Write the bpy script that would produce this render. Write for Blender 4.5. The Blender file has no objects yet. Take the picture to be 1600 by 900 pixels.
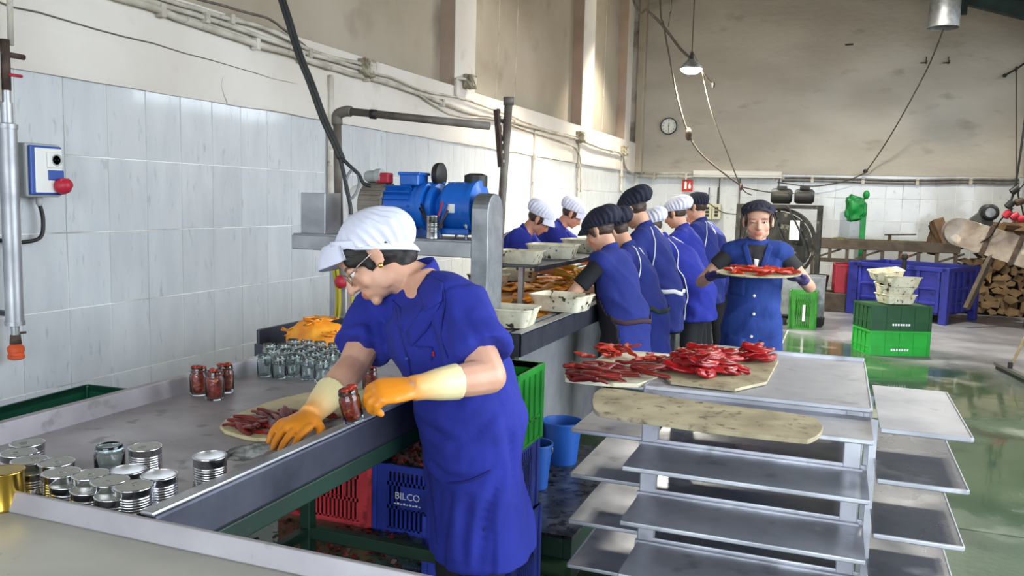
import bpy, bmesh, math, random
import numpy as np
from mathutils import Vector, Matrix, noise
from mathutils.bvhtree import BVHTree
random.seed(7)
SC = bpy.context.scene
COL = SC.collection
# ------------------------------------------------------------------ camera
F_PX, YAW, PITCH, ROLL = 1310.58, .369108, .105044, .0243832
_cy, _sy, _cp, _sp = math.cos(YAW), math.sin(YAW), math.cos(PITCH), math.sin(PITCH)
CF = Vector((-_sy*_cp, _cy*_cp, -_sp)); _r = Vector((_cy, _sy, 0)); _u = _r.cross(CF)
CR = _r*math.cos(ROLL)+_u*math.sin(ROLL); CU = _u*math.cos(ROLL)-_r*math.sin(ROLL)
CAM = Vector((3.4, 0, 1.48))
cd = bpy.data.cameras.new('camera'); cam = bpy.data.objects.new('camera', cd); COL.objects.link(cam)
cd.sensor_width = 36; cd.lens = F_PX/1600*36; cd.clip_start = .05; cd.clip_end = 200
cam.matrix_world = Matrix(((CR.x, CU.x, -CF.x, CAM.x), (CR.y, CU.y, -CF.y, CAM.y), (CR.z, CU.z, -CF.z, CAM.z), (0, 0, 0, 1)))
SC.camera = cam
# ------------------------------------------------------------------ world (overcast daylight outside the hall)
wd = bpy.data.worlds.new('world'); SC.world = wd; wd.use_nodes = True
bg = wd.node_tree.nodes['Background']; bg.inputs[0].default_value = (.80, .90, 1.0, 1); bg.inputs[1].default_value = 9.5
SC.view_settings.view_transform = 'Standard'; SC.view_settings.look = 'None'
SC.view_settings.gamma = 1; SC.view_settings.use_curve_mapping = False; SC.view_settings.exposure = 0.0
def portal(loc, rot, sx, sy):
    l = bpy.data.lights.new('daylight_portal', 'AREA'); l.shape = 'RECTANGLE'; l.size = sx; l.size_y = sy
    l.cycles.is_portal = True
    o = bpy.data.objects.new('daylight_portal', l); o.location = loc; o.rotation_euler = rot; COL.objects.link(o)
# openings the daylight comes through: loading door in the right wall, door behind the camera, high windows
portal((6.4, 3.4, 1.9), (0, math.radians(90), 0), 3.6, 6.0)
portal((3.6, -5.0, 2.0), (math.radians(90), 0, 0), 5.6, 3.8)
portal((6.4, 11.4, 3.4), (0, math.radians(90), 0), 1.3, 3.8)

# ------------------------------------------------------------------ pixel rays used to set things out (1600x900 frame)
def ray(x, y): return CF+CR*((x-800)/F_PX)-CU*((y-450)/F_PX)
def PZ(x, y, z): d = ray(x, y); return CAM+d*((z-CAM.z)/d.z)
def PX(x, y, X): d = ray(x, y); return CAM+d*((X-CAM.x)/d.x)
def PY(x, y, Y): d = ray(x, y); return CAM+d*((Y-CAM.y)/d.y)
def PD(x, y, D): return CAM+ray(x, y)*D
V = Vector
def rad(a): return math.radians(a)
# ------------------------------------------------------------------ materials
MATS = {}
def mat(name, c1, rough=.5, metal=0, c2=None, ns=6, det=4, lo=.35, hi=.65, bump=0, bs=40, stretch=(1, 1, 1), world=False,
        c3=None, ns3=20, lo3=.6, hi3=.68, r2=None, trans=0, ior=1.45, tint=False, rnd=0, emit=None, estr=0, coat=0, sss=0, bdist=.002, alpha=1):
    if name in MATS: return MATS[name]
    m = bpy.data.materials.new(name); m.use_nodes = True; nt = m.node_tree; N = nt.nodes; L = nt.links
    b = N['Principled BSDF']
    def link(a, c): L.new(a, c)
    b.inputs['Roughness'].default_value = rough; b.inputs['Metallic'].default_value = metal
    b.inputs['IOR'].default_value = ior
    if trans: b.inputs['Transmission Weight'].default_value = trans
    if coat: b.inputs['Coat Weight'].default_value = coat; b.inputs['Coat Roughness'].default_value = .08
    if sss:
        b.inputs['Subsurface Weight'].default_value = sss; b.inputs['Subsurface Radius'].default_value = (.012, .005, .003)
    if emit: b.inputs['Emission Color'].default_value = (*emit, 1); b.inputs['Emission Strength'].default_value = estr
    if alpha < 1: b.inputs['Alpha'].default_value = alpha
    if world:
        g = N.new('ShaderNodeNewGeometry'); co = g.outputs['Position']
    else:
        g = N.new('ShaderNodeTexCoord'); co = g.outputs['Object']
    mp = N.new('ShaderNodeMapping'); mp.inputs['Scale'].default_value = stretch; link(co, mp.inputs[0]); co = mp.outputs[0]
    if rnd:
        oi = N.new('ShaderNodeObjectInfo'); ml = N.new('ShaderNodeMath'); ml.operation = 'MULTIPLY'; ml.inputs[1].default_value = 37.0
        link(oi.outputs['Random'], ml.inputs[0]); av = N.new('ShaderNodeVectorMath'); av.operation = 'ADD'
        cx = N.new('ShaderNodeCombineXYZ')
        for i in range(3): link(ml.outputs[0], cx.inputs[i])
        link(co, av.inputs[0]); link(cx.outputs[0], av.inputs[1]); co = av.outputs[0]
    col = None
    def rgb(c):
        n = N.new('ShaderNodeRGB'); n.outputs[0].default_value = (*c, 1); return n.outputs[0]
    col = rgb(c1)
    def mix(a, c, fac, mode='MIX'):
        n = N.new('ShaderNodeMix'); n.data_type = 'RGBA'; n.blend_type = mode
        if isinstance(fac, float): n.inputs[0].default_value = fac
        else: link(fac, n.inputs[0])
        link(a, n.inputs[6]); link(c, n.inputs[7]); return n.outputs[2]
    def nz(scale, d, lo_, hi_):
        n = N.new('ShaderNodeTexNoise'); n.inputs['Scale'].default_value = scale; n.inputs['Detail'].default_value = d; link(co, n.inputs['Vector'])
        rp = N.new('ShaderNodeMapRange'); rp.inputs[1].default_value = lo_; rp.inputs[2].default_value = hi_; link(n.outputs[0], rp.inputs[0])
        return rp.outputs[0]
    if c2 is not None:
        fa = nz(ns, det, lo, hi); col = mix(col, rgb(c2), fa)
        if r2 is not None:
            mr = N.new('ShaderNodeMapRange'); mr.inputs[3].default_value = rough; mr.inputs[4].default_value = r2
            link(fa, mr.inputs[0]); link(mr.outputs[0], b.inputs['Roughness'])
    if c3 is not None: col = mix(col, rgb(c3), nz(ns3, 3, lo3, hi3))
    if rnd:
        mr = N.new('ShaderNodeMapRange'); mr.inputs[3].default_value = 1-rnd; mr.inputs[4].default_value = 1+rnd*.4
        oi2 = N.new('ShaderNodeObjectInfo'); link(oi2.outputs['Random'], mr.inputs[0])
        cc = N.new('ShaderNodeCombineColor'); [link(mr.outputs[0], cc.inputs[i]) for i in range(3)]
        col = mix(col, cc.outputs[0], 1.0, 'MULTIPLY')
    if tint:
        at = N.new('ShaderNodeAttribute'); at.attribute_name = 'tint'; col = mix(col, at.outputs['Color'], 1.0, 'MULTIPLY')
    link(col, b.inputs['Base Color'])
    if bump:
        n = N.new('ShaderNodeTexNoise'); n.inputs['Scale'].default_value = bs; n.inputs['Detail'].default_value = 4; link(co, n.inputs['Vector'])
        bp = N.new('ShaderNodeBump'); bp.inputs['Strength'].default_value = bump; bp.inputs['Distance'].default_value = bdist
        link(n.outputs[0], bp.inputs['Height']); link(bp.outputs[0], b.inputs['Normal'])
    MATS[name] = m; return m
def g(h, k=1.0):
    h = h.lstrip('#'); c = [int(h[i:i+2], 16)/255 for i in (0, 2, 4)]
    return tuple((x/12.92 if x <= .04045 else ((x+.055)/1.055)**2.4)*k for x in c)
M = dict(
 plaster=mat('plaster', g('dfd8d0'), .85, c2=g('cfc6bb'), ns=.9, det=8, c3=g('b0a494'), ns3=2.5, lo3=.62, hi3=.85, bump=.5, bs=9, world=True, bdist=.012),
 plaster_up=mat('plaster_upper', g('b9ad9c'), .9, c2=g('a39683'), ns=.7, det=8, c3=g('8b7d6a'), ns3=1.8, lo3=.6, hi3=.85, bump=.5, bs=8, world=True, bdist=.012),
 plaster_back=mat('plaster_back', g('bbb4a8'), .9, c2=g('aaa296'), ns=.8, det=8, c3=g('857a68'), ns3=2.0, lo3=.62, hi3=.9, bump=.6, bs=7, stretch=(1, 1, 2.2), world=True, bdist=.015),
 reveal=mat('reveal_brown', g('b09b8b'), .9, c2=g('a38d7c'), ns=3, bump=.3, bs=15),
 tile=mat('tile_glaze', g('cccdce'), .09, c2=g('c3c5c7'), ns=4, det=6, stretch=(1, 3, .8), c3=g('a9adb0'), ns3=11, lo3=.62, hi3=.78, rnd=.05, bump=.12, bs=2.5, bdist=.006),
 grout=mat('grout', g('e8e5de'), .9, c2=g('a09a90'), ns=2.2, det=6, lo=.52, hi=.66, world=True),
 steel=mat('steel', g('b4b4b6'), .36, .7, c2=g('939397'), ns=5, det=8, stretch=(1, 1, 1), r2=.5, bump=.15, bs=60, bdist=.001),
 steel_top=mat('steel_worktop', g('bab5b8'), .34, .5, c2=g('a09a9e'), ns=4, det=9, r2=.52, c3=g('8d8a88'), ns3=14, bump=.1, bs=90, bdist=.0006),
 steel_near=mat('steel_worktop_near', g('cbc8bd'), .40, .35, c2=g('b9b6ab'), ns=3, det=9, r2=.55, c3=g('94908a'), ns3=24, lo3=.7, hi3=.78, bump=.1, bs=90, bdist=.0006),
 steel_dk=mat('steel_dark', g('5d5e68'), .4, .9, c2=g('40414b'), ns=6, det=7, r2=.55),
 alu=mat('aluminium', g('c2c2c8'), .36, .55, c2=g('a6a6ad'), ns=5, det=8, r2=.52, c3=g('88888c'), ns3=9, lo3=.6, hi3=.75, bump=.12, bs=50, bdist=.001),
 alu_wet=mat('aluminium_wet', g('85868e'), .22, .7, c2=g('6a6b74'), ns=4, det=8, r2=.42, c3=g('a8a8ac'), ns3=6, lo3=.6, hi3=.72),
 galv=mat('galvanised', g('a4a6a8'), .5, .9, c2=g('8a8c90'), ns=12, r2=.6),
 tin=mat('tinplate', g('cfd0d3'), .16, 1, c2=g('bfc0c4'), ns=7, r2=.24),
 tin_in=mat('can_lining', g('e4e4e6'), .45, .1),
 tin_lid=mat('can_lid', g('b9b8ae'), .3, .95, c2=g('a3a299'), ns=9, r2=.4),
 gold=mat('gold_lacquer', g('c9a94e'), .22, 1, c2=g('b5933a'), ns=5),
 pipe=mat('pipe_grey', g('776f66'), .6, .2, c2=g('584f47'), ns=9, bump=.2, bs=50),
 rust=mat('rusty_iron', g('5b4a40'), .75, .3, c2=g('3c302a'), ns=14, bump=.4, bs=60),
 conduit=mat('painted_conduit', g('cdc6ba'), .75, c2=g('a79d8e'), ns=5, c3=g('74695c'), ns3=14, lo3=.62, hi3=.75, bump=.5, bs=30, bdist=.004),
 rubber=mat('black_rubber', g('191919'), .5, c2=g('262523'), ns=20),
 rope=mat('dark_rope', g('3a342d'), .85, c2=g('5a5044'), ns=60),
 green_paint=mat('green_paint', g('082c1c'), .55, c2=g('061f14'), ns=5, c3=g('3a3a2e'), ns3=18, lo3=.66, hi3=.8),
 green_beam=mat('green_beam_paint', g('1d3330'), .6, c2=g('14231f'), ns=5),
 blue_motor=mat('blue_motor_paint', g('1763c4'), .32, c2=g('1257ae'), ns=6, c3=g('3f7fc8'), ns3=12, lo3=.66, hi3=.8, coat=.2),
 grey_motor=mat('grey_motor_paint', g('8d8478'), .6, c2=g('6c6459'), ns=10),
 red_pl=mat('red_plastic', g('b8263a'), .45, c2=g('a02032'), ns=4),
 red_crate=mat('red_crate_plastic', g('d8434a'), .5, c2=g('b8333c'), ns=5, c3=g('8e2a30'), ns3=12),
 blue_crate=mat('blue_crate_plastic', g('2a3a9c'), .45, c2=g('202e80'), ns=5),
 blue_box=mat('blue_box_plastic', g('2e3498'), .55, c2=g('252a7c'), ns=3, c3=g('1c2058'), ns3=8),
 blue_bucket=mat('blue_bucket_plastic', g('1d4f9e'), .4, c2=g('174388'), ns=4),
 green_crate=mat('green_crate_plastic', g('22a636'), .38, c2=g('1c8f2e'), ns=4),
 dkgreen_crate=mat('dark_green_crate_plastic', g('164d28'), .45, c2=g('113d20'), ns=4),
 lime_crate=mat('lime_crate_plastic', g('3f9434'), .5, c2=g('2f7528'), ns=6),
 cool_green=mat('bottle_green_plastic', g('0f4a34'), .4, c2=g('0b3a29'), ns=4),
 white_pl=mat('white_plastic', g('dcdad4'), .4), grey_pl=mat('grey_plastic', g('aeb0ae'), .5, c2=g('9fa19f'), ns=6),
 blue_pl=mat('blue_plastic', g('2c4b95'), .4), orange_pl=mat('orange_plastic', g('d8582c'), .5, c2=g('b8461f'), ns=10),
 black_pl=mat('black_plastic', g('17181a'), .5), yellow_rope=mat('yellow_strap', g('a99a2c'), .7),
 glass=mat('jar_glass', g('f2fbfb'), .02, trans=1, ior=1.45),
 lens=mat('lens_glass', g('ffffff'), .02, trans=1, ior=1.2),
 pepper=mat('pepper_red', g('a81318'), .3, c2=g('7a0b10'), ns=40, rnd=.25, coat=.15, bump=.3, bs=60, sss=.1),
 pepper_dk=mat('pepper_dark_red', g('8a1d17'), .36, c2=g('5c120f'), ns=20, rnd=.3, coat=.1, bump=.3, bs=70),
 pepper_or=mat('pepper_roast_orange', g('f0a233'), .42, c2=g('df8422'), ns=18, c3=g('2a1710'), ns3=30, lo3=.64, hi3=.68, rnd=.15, bump=.3, bs=50),
 pepper_mix=mat('pepper_orange_red', g('c63a1c'), .36, c2=g('a82416'), ns=14, rnd=.3, bump=.3, bs=60),
 skins=mat('pepper_skins', g('3a1712'), .45, c2=g('1c0f0c'), ns=18, c3=g('8e1f18'), ns3=30, lo3=.58, hi3=.64, bump=.5, bs=60, rnd=.2),
 mush=mat('pepper_pieces_in_jar', g('a82a18'), .35, c2=g('5c110c'), ns=90, c3=g('d0743a'), ns3=120, lo3=.6, hi3=.68, bump=1, bs=90, bdist=.004),
 dough=mat('cream_cutting_board', g('dccfaa'), .6, c2=g('cdbd92'), ns=12, c3=g('a88f62'), ns3=30, lo3=.62, hi3=.8, bump=.2, bs=60),
 board_w=mat('white_cutting_board', g('ddd7bf'), .5, c2=g('cdc3a5'), ns=9, c3=g('8d7a58'), ns3=14, lo3=.66, hi3=.78),
 board_dirty=mat('stained_paddle_board', g('b9ab8a'), .6, c2=g('94866a'), ns=9, c3=g('5c4d3a'), ns3=34, lo3=.58, hi3=.72),
 tub=mat('tub_plastic', g('e2dcc4'), .6, c2=g('bdb296'), ns=14, lo=.45, hi=.7, c3=g('332a20'), ns3=24, lo3=.6, hi3=.66, rnd=.1),
 foam=mat('cream_foam', g('d9d0ad'), .7, c2=g('c6bb94'), ns=6, c3=g('8a7950'), ns3=20, lo3=.68, hi3=.74),
 skin=mat('skin', g('d3a48a'), .48, c2=g('c8957b'), ns=9, tint=True, sss=.12),
 hair_br=mat('brown_hair', g('33241b'), .5, c2=g('4a362a'), ns=30, stretch=(1, 1, 4), bump=.6, bs=90),
 hair=mat('dark_hair', g('120c0b'), .55, c2=g('1e1512'), ns=30, stretch=(1, 1, 4), bump=.6, bs=90),
 coat=mat('blue_workcoat', g('222c90'), .9, c2=g('1e2782'), ns=5, bump=.5, bs=26, tint=True, bdist=.006),
 coat_dk=mat('dull_blue_workcoat', g('203a80'), .9, c2=g('1b3170'), ns=5, bump=.6, bs=24, tint=True, bdist=.006, stretch=(1.6, 1.6, .6)),
 coat_nv=mat('navy_blue_workcoat', g('1e2a76'), .9, c2=g('192468'), ns=5, bump=.6, bs=24, tint=True, bdist=.006),
 navy=mat('navy_cap_fabric', g('1b1c2e'), .8, c2=g('232436'), ns=8, bump=.15, bs=120),
 white_cl=mat('white_cap_fabric', g('dcdcea'), .8, c2=g('d2d2e2'), ns=8, bump=.12, bs=160),
 apron_gr=mat('dark_green_apron', g('1f2e28'), .7, c2=g('18251f'), ns=6), apron_bk=mat('black_apron', g('1c161c'), .75),
 apron_tie=mat('brown_apron_tie', g('3a2230'), .8),
 piping=mat('white_piping', g('d6d6dc'), .7), black_cl=mat('black_cloth', g('15151a'), .85), grey_cl=mat('grey_green_cloth', g('3d423c'), .85, c2=g('343932'), ns=6),
 charcoal=mat('charcoal_cloth', g('2c292b'), .85), shoe=mat('black_shoe', g('121214'), .5), shoe_w=mat('white_sole', g('6a6a6e'), .6),
 glove_or=mat('orange_rubber_glove', g('f0e0b0'), .42, c2=g('e8d8a4'), ns=9, tint=True, coat=.15),
 glove_ye=mat('yellow_rubber_glove', g('c99a3a'), .45, c2=g('b5842e'), ns=9, tint=True), glove_vi=mat('violet_glove', g('3b2f5e'), .5, tint=True), glove_bl=mat('blue_glove', g('26327e'), .5, tint=True),
 eye_w=mat('eye_white', g('e6e0da'), .2), eye_i=mat('eye_iris', g('2a1a12'), .15), pearl=mat('gold_earring', g('d8b45c'), .25, .9),
 wood=mat('firewood', g('7a5f45'), .85, c2=g('5b4533'), ns=7, stretch=(1, 1, 5), c3=g('3a2c22'), ns3=9, rnd=.4, bump=.5, bs=30, bdist=.006),
 wood_cut=mat('firewood_cut', g('8d7353'), .85, c2=g('6b5339'), ns=7, rnd=.3), wood_hand=mat('wooden_handle', g('b09a78'), .6, c2=g('927b5a'), ns=10),
 concrete_sheet=mat('fibre_cement', g('8f8a80'), .9, c2=g('7c776d'), ns=2),
 sponge=mat('grey_scourer', g('6f6d68'), .8, c2=g('4b4a46'), ns=60, bump=.8, bs=120, bdist=.004),
 paper_red=mat('red_sign', g('b8322a'), .5), ink=mat('ink', g('17171a'), .6), white_ink=mat('white_ink', g('e4e6ea'), .6), sticker=mat('white_sticker', g('e6e4de'), .5),
 green_cl=mat('green_plastic_bag', g('10903e'), .4, c2=g('0c7a33'), ns=8, bump=.4, bs=25, bdist=.01),
 lightblue=mat('light_blue_film', g('4aa0dc'), .4),
 lamp=mat('lamp_diffuser', g('ffffff'), .5, emit=(1, .97, .86), estr=60),
 tube_off=mat('fluorescent_cover', g('d8d4cc'), .5),
)
# ------------------------------------------------------------------ mesh builder
class MB:
    def __init__(s): s.v = []; s.f = []; s.mi = []
    def add(s, vs, fs, mi=0):
        o = len(s.v); s.v += [tuple(v) for v in vs]; s.f += [tuple(i+o for i in f) for f in fs]; s.mi += [mi]*len(fs); return s
    def box(s, x0, x1, y0, y1, z0, z1, mi=0):
        vs = [(x, y, z) for z in (z0, z1) for y in (y0, y1) for x in (x0, x1)]
        return s.add(vs, [(0, 2, 3, 1), (4, 5, 7, 6), (0, 1, 5, 4), (2, 6, 7, 3), (0, 4, 6, 2), (1, 3, 7, 5)], mi)
    def obox(s, c, size, R=None, mi=0):
        R = R or Matrix.Identity(3); c = V(c); hx, hy, hz = [q/2 for q in size]
        vs = [c+R@V((x, y, z)) for z in (-hz, hz) for y in (-hy, hy) for x in (-hx, hx)]
        return s.add(vs, [(0, 2, 3, 1), (4, 5, 7, 6), (0, 1, 5, 4), (2, 6, 7, 3), (0, 4, 6, 2), (1, 3, 7, 5)], mi)
    def bar(s, a, b, w, h, up=(0, 0, 1), mi=0):
        a, b = V(a), V(b); z = (b-a); ln = z.length; z.normalize(); u = V(up)
        x = u.cross(z)
        if x.length < 1e-4: x = V((1, 0, 0)).cross(z)
        x.normalize(); y = z.cross(x)
        R = Matrix((x, y, z)).transposed()
        return s.obox((a+b)/2, (w, h, ln), R, mi)
    def loft(s, pts, radii, ref=None, n=12, cap=True, mi=0, power=2.0):
        """closed tube through pts; radii float or (rx, ry); ref = lateral direction (or one per point) of rx"""
        pts = [V(p) for p in pts]; k = len(pts); rings = []; px = None
        for i, p in enumerate(pts):
            t = (pts[min(i+1, k-1)]-pts[max(i-1, 0)]).normalized()
            if ref is None:
                if px is None:
                    a = V((0, 0, 1)) if abs(t.z) < .9 else V((1, 0, 0)); x = a.cross(t).normalized()
                else: x = (px-t*px.dot(t)).normalized()
            else:
                rr = V(ref[i]) if isinstance(ref, (list, tuple)) and not isinstance(ref[0], (int, float)) else V(ref)
                x = (rr-t*rr.dot(t)).normalized()
            px = x; y = t.cross(x)
            r = radii[i] if isinstance(radii, (list, tuple)) else radii
            rx, ry = r if isinstance(r, (list, tuple)) else (r, r)
            ring = []
            for j in range(n):
                a = 2*math.pi*j/n; c_, s_ = math.cos(a), math.sin(a)
                if power != 2:
                    e = 2/power; c_ = math.copysign(abs(c_)**e, c_); s_ = math.copysign(abs(s_)**e, s_)
                ring.append(p+x*(rx*c_)+y*(ry*s_))
            rings.append(ring)
        vs = [q for r_ in rings for q in r_]; fs = []
        for i in range(k-1):
            for j in range(n):
                fs.append((i*n+j, i*n+(j+1) % n, (i+1)*n+(j+1) % n, (i+1)*n+j))
        if cap:
            fs.append(tuple(range(n-1, -1, -1))); fs.append(tuple(range((k-1)*n, k*n)))
        return s.add(vs, fs, mi)
    def rloft(s, pts, radii, ref=None, n=12, mi=0):
        """loft with rounded (hemispherical) ends"""
        pts = [V(p) for p in pts]; radii = list(radii) if isinstance(radii, (list, tuple)) else [radii]*len(pts)
        def sc(r, k): return tuple(q*k for q in r) if isinstance(r, tuple) else r*k
        def mx(r): return min(r) if isinstance(r, tuple) else r
        t0 = (pts[0]-pts[1]).normalized(); t1 = (pts[-1]-pts[-2]).normalized()
        P = [pts[0]+t0*mx(radii[0])*q for q in (.97, .7)]+pts+[pts[-1]+t1*mx(radii[-1])*q for q in (.7, .97)]
        Rr = [sc(radii[0], .25), sc(radii[0], .72)]+radii+[sc(radii[-1], .72), sc(radii[-1], .25)]
        rf = ref
        if isinstance(ref, list): rf = [ref[0]]*2+ref+[ref[-1]]*2
        return s.loft(P, Rr, rf, n, True, mi)
    def tube(s, pts, r, n=8, mi=0): return s.loft(pts, [r]*len(pts), None, n, True, mi)
    def lathe(s, prof, c=(0, 0, 0), R=None, n=24, mi=0, closed=False):
        R = R or Matrix.Identity(3); c = V(c); vs = []; fs = []; k = len(prof)
        for r, z in prof:
            for j in range(n):
                a = 2*math.pi*j/n; vs.append(c+R@V((r*math.cos(a), r*math.sin(a), z)))
        for i in range(k-1 if not closed else k):
            i2 = (i+1) % k
            for j in range(n): fs.append((i*n+j, i*n+(j+1) % n, i2*n+(j+1) % n, i2*n+j))
        if not closed:
            if prof[0][0] > 1e-4: fs.append(tuple(range(n-1, -1, -1)))
            if prof[-1][0] > 1e-4: fs.append(tuple(range((k-1)*n, k*n)))
        return s.add(vs, fs, mi)
    def ell(s, c, r, R=None, nu=16, nv=10, mi=0):
        R = R or Matrix.Identity(3); c = V(c); rx, ry, rz = r if isinstance(r, (tuple, list)) else (r, r, r)
        vs = [c+R@V((0, 0, -rz))]
        for i in range(1, nv):
            t = -math.pi/2+math.pi*i/nv
            for j in range(nu):
                a = 2*math.pi*j/nu; vs.append(c+R@V((rx*math.cos(t)*math.cos(a), ry*math.cos(t)*math.sin(a), rz*math.sin(t))))
        vs.append(c+R@V((0, 0, rz))); fs = []
        for j in range(nu): fs.append((0, 1+(j+1) % nu, 1+j))
        for i in range(nv-2):
            for j in range(nu): fs.append((1+i*nu+j, 1+i*nu+(j+1) % nu, 1+(i+1)*nu+(j+1) % nu, 1+(i+1)*nu+j))
        b_ = 1+(nv-2)*nu; T = len(vs)-1
        for j in range(nu): fs.append((b_+j, b_+(j+1) % nu, T))
        return s.add(vs, fs, mi)
    def prism(s, poly, z0, z1, R=None, c=(0, 0, 0), mi=0):
        R = R or Matrix.Identity(3); c = V(c); n = len(poly)
        vs = [c+R@V((x, y, z)) for z in (z0, z1) for x, y in poly]
        fs = [tuple(range(n-1, -1, -1)), tuple(range(n, 2*n))]+[(j, (j+1) % n, n+(j+1) % n, n+j) for j in range(n)]
        return s.add(vs, fs, mi)
    def mesh(s, name, mats, smooth=False):
        me = bpy.data.meshes.new(name); me.from_pydata([tuple(v) for v in s.v], [], s.f)
        for m in (mats if isinstance(mats, (list, tuple)) else [mats]): me.materials.append(m)
        if any(s.mi): me.polygons.foreach_set('material_index', s.mi)
        if smooth: me.polygons.foreach_set('use_smooth', [True]*len(me.polygons))
        me.update(); return me
    def build(s, name, mats, parent=None, smooth=False, bevel=0, loc=None, rotz=0, seg=2, auto=None):
        o = bpy.data.objects.new(name, s.mesh(name, mats, smooth)); COL.objects.link(o)
        if parent is not None: o.parent = parent
        if loc is not None: o.location = loc
        if rotz: o.rotation_euler.z = rotz
        if bevel:
            b = o.modifiers.new('bevel', 'BEVEL'); b.width = bevel; b.segments = seg; b.limit_method = 'ANGLE'; b.angle_limit = rad(40)
        if auto is not None: shade_auto(o.data, auto)
        return o
def shade_auto(me, ang=35):
    me.polygons.foreach_set('use_smooth', [True]*len(me.polygons))
    bm = bmesh.new(); bm.from_mesh(me)
    for e in bm.edges:
        if len(e.link_faces) == 2 and e.calc_face_angle(0) > rad(ang): e.smooth = False
    bm.to_mesh(me); bm.free()
def thing(name, label, cat, loc=(0, 0, 0), rotz=0, group=None):
    o = bpy.data.objects.new(name, None); COL.objects.link(o); o.empty_display_size = .1
    o.location = loc; o.rotation_euler.z = rotz; o['label'] = label; o['category'] = cat
    if group: o['group'] = group
    return o
def tag(o, label, cat, group=None, kind=None):
    o['label'] = label; o['category'] = cat
    if group: o['group'] = group
    if kind: o['kind'] = kind
    return o
def struct(o, label=None):
    o['kind'] = 'structure'
    if label: o['label'] = label; o['category'] = 'structure'
    return o
def dup(root, loc, rotz=None, label=None, group=None):
    r = root.copy(); COL.objects.link(r); r.location = loc
    if rotz is not None: r.rotation_euler.z = rotz
    if label: r['label'] = label
    if group: r['group'] = group
    for ch in list(root.children):
        c = ch.copy(); COL.objects.link(c); c.parent = r
        for gch in ch.children:
            d = gch.copy(); COL.objects.link(d); d.parent = c
    return r
def arc(c, r, a0, a1, n, ax, ay): return [V(c)+V(ax)*(r*math.cos(a0+(a1-a0)*i/n))+V(ay)*(r*math.sin(a0+(a1-a0)*i/n)) for i in range(n+1)]
def smooth_path(pts, n=6):
    pts = [V(p) for p in pts]; out = []
    for i in range(len(pts)-1):
        p0, p1, p2, p3 = pts[max(i-1, 0)], pts[i], pts[i+1], pts[min(i+2, len(pts)-1)]
        for k in range(n):
            t = k/n; out.append(.5*((2*p1)+(p2-p0)*t+(2*p0-5*p1+4*p2-p3)*t*t+(3*p1-p0-3*p2+p3)*t**3))
    out.append(pts[-1]); return out
def rotm(ax, deg): return Matrix.Rotation(rad(deg), 3, ax)
def text_mesh(name, body, size, m, parent=None, loc=(0, 0, 0), R=None, extrude=.0005, align='CENTER'):
    cu = bpy.data.curves.new(name, 'FONT'); cu.body = body; cu.size = size; cu.extrude = extrude; cu.align_x = align; cu.align_y = 'CENTER'; cu.resolution_u = 2
    t = bpy.data.objects.new(name+'_tmp', cu); COL.objects.link(t); bpy.context.view_layer.update()
    me = bpy.data.meshes.new_from_object(t.evaluated_get(bpy.context.evaluated_depsgraph_get())); bpy.data.objects.remove(t)
    me.materials.clear(); me.materials.append(m)
    o = bpy.data.objects.new(name, me); COL.objects.link(o); o.parent = parent
    if R is not None: o.matrix_local = Matrix.Translation(loc)@R.to_4x4()
    else: o.location = loc
    return o
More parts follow.
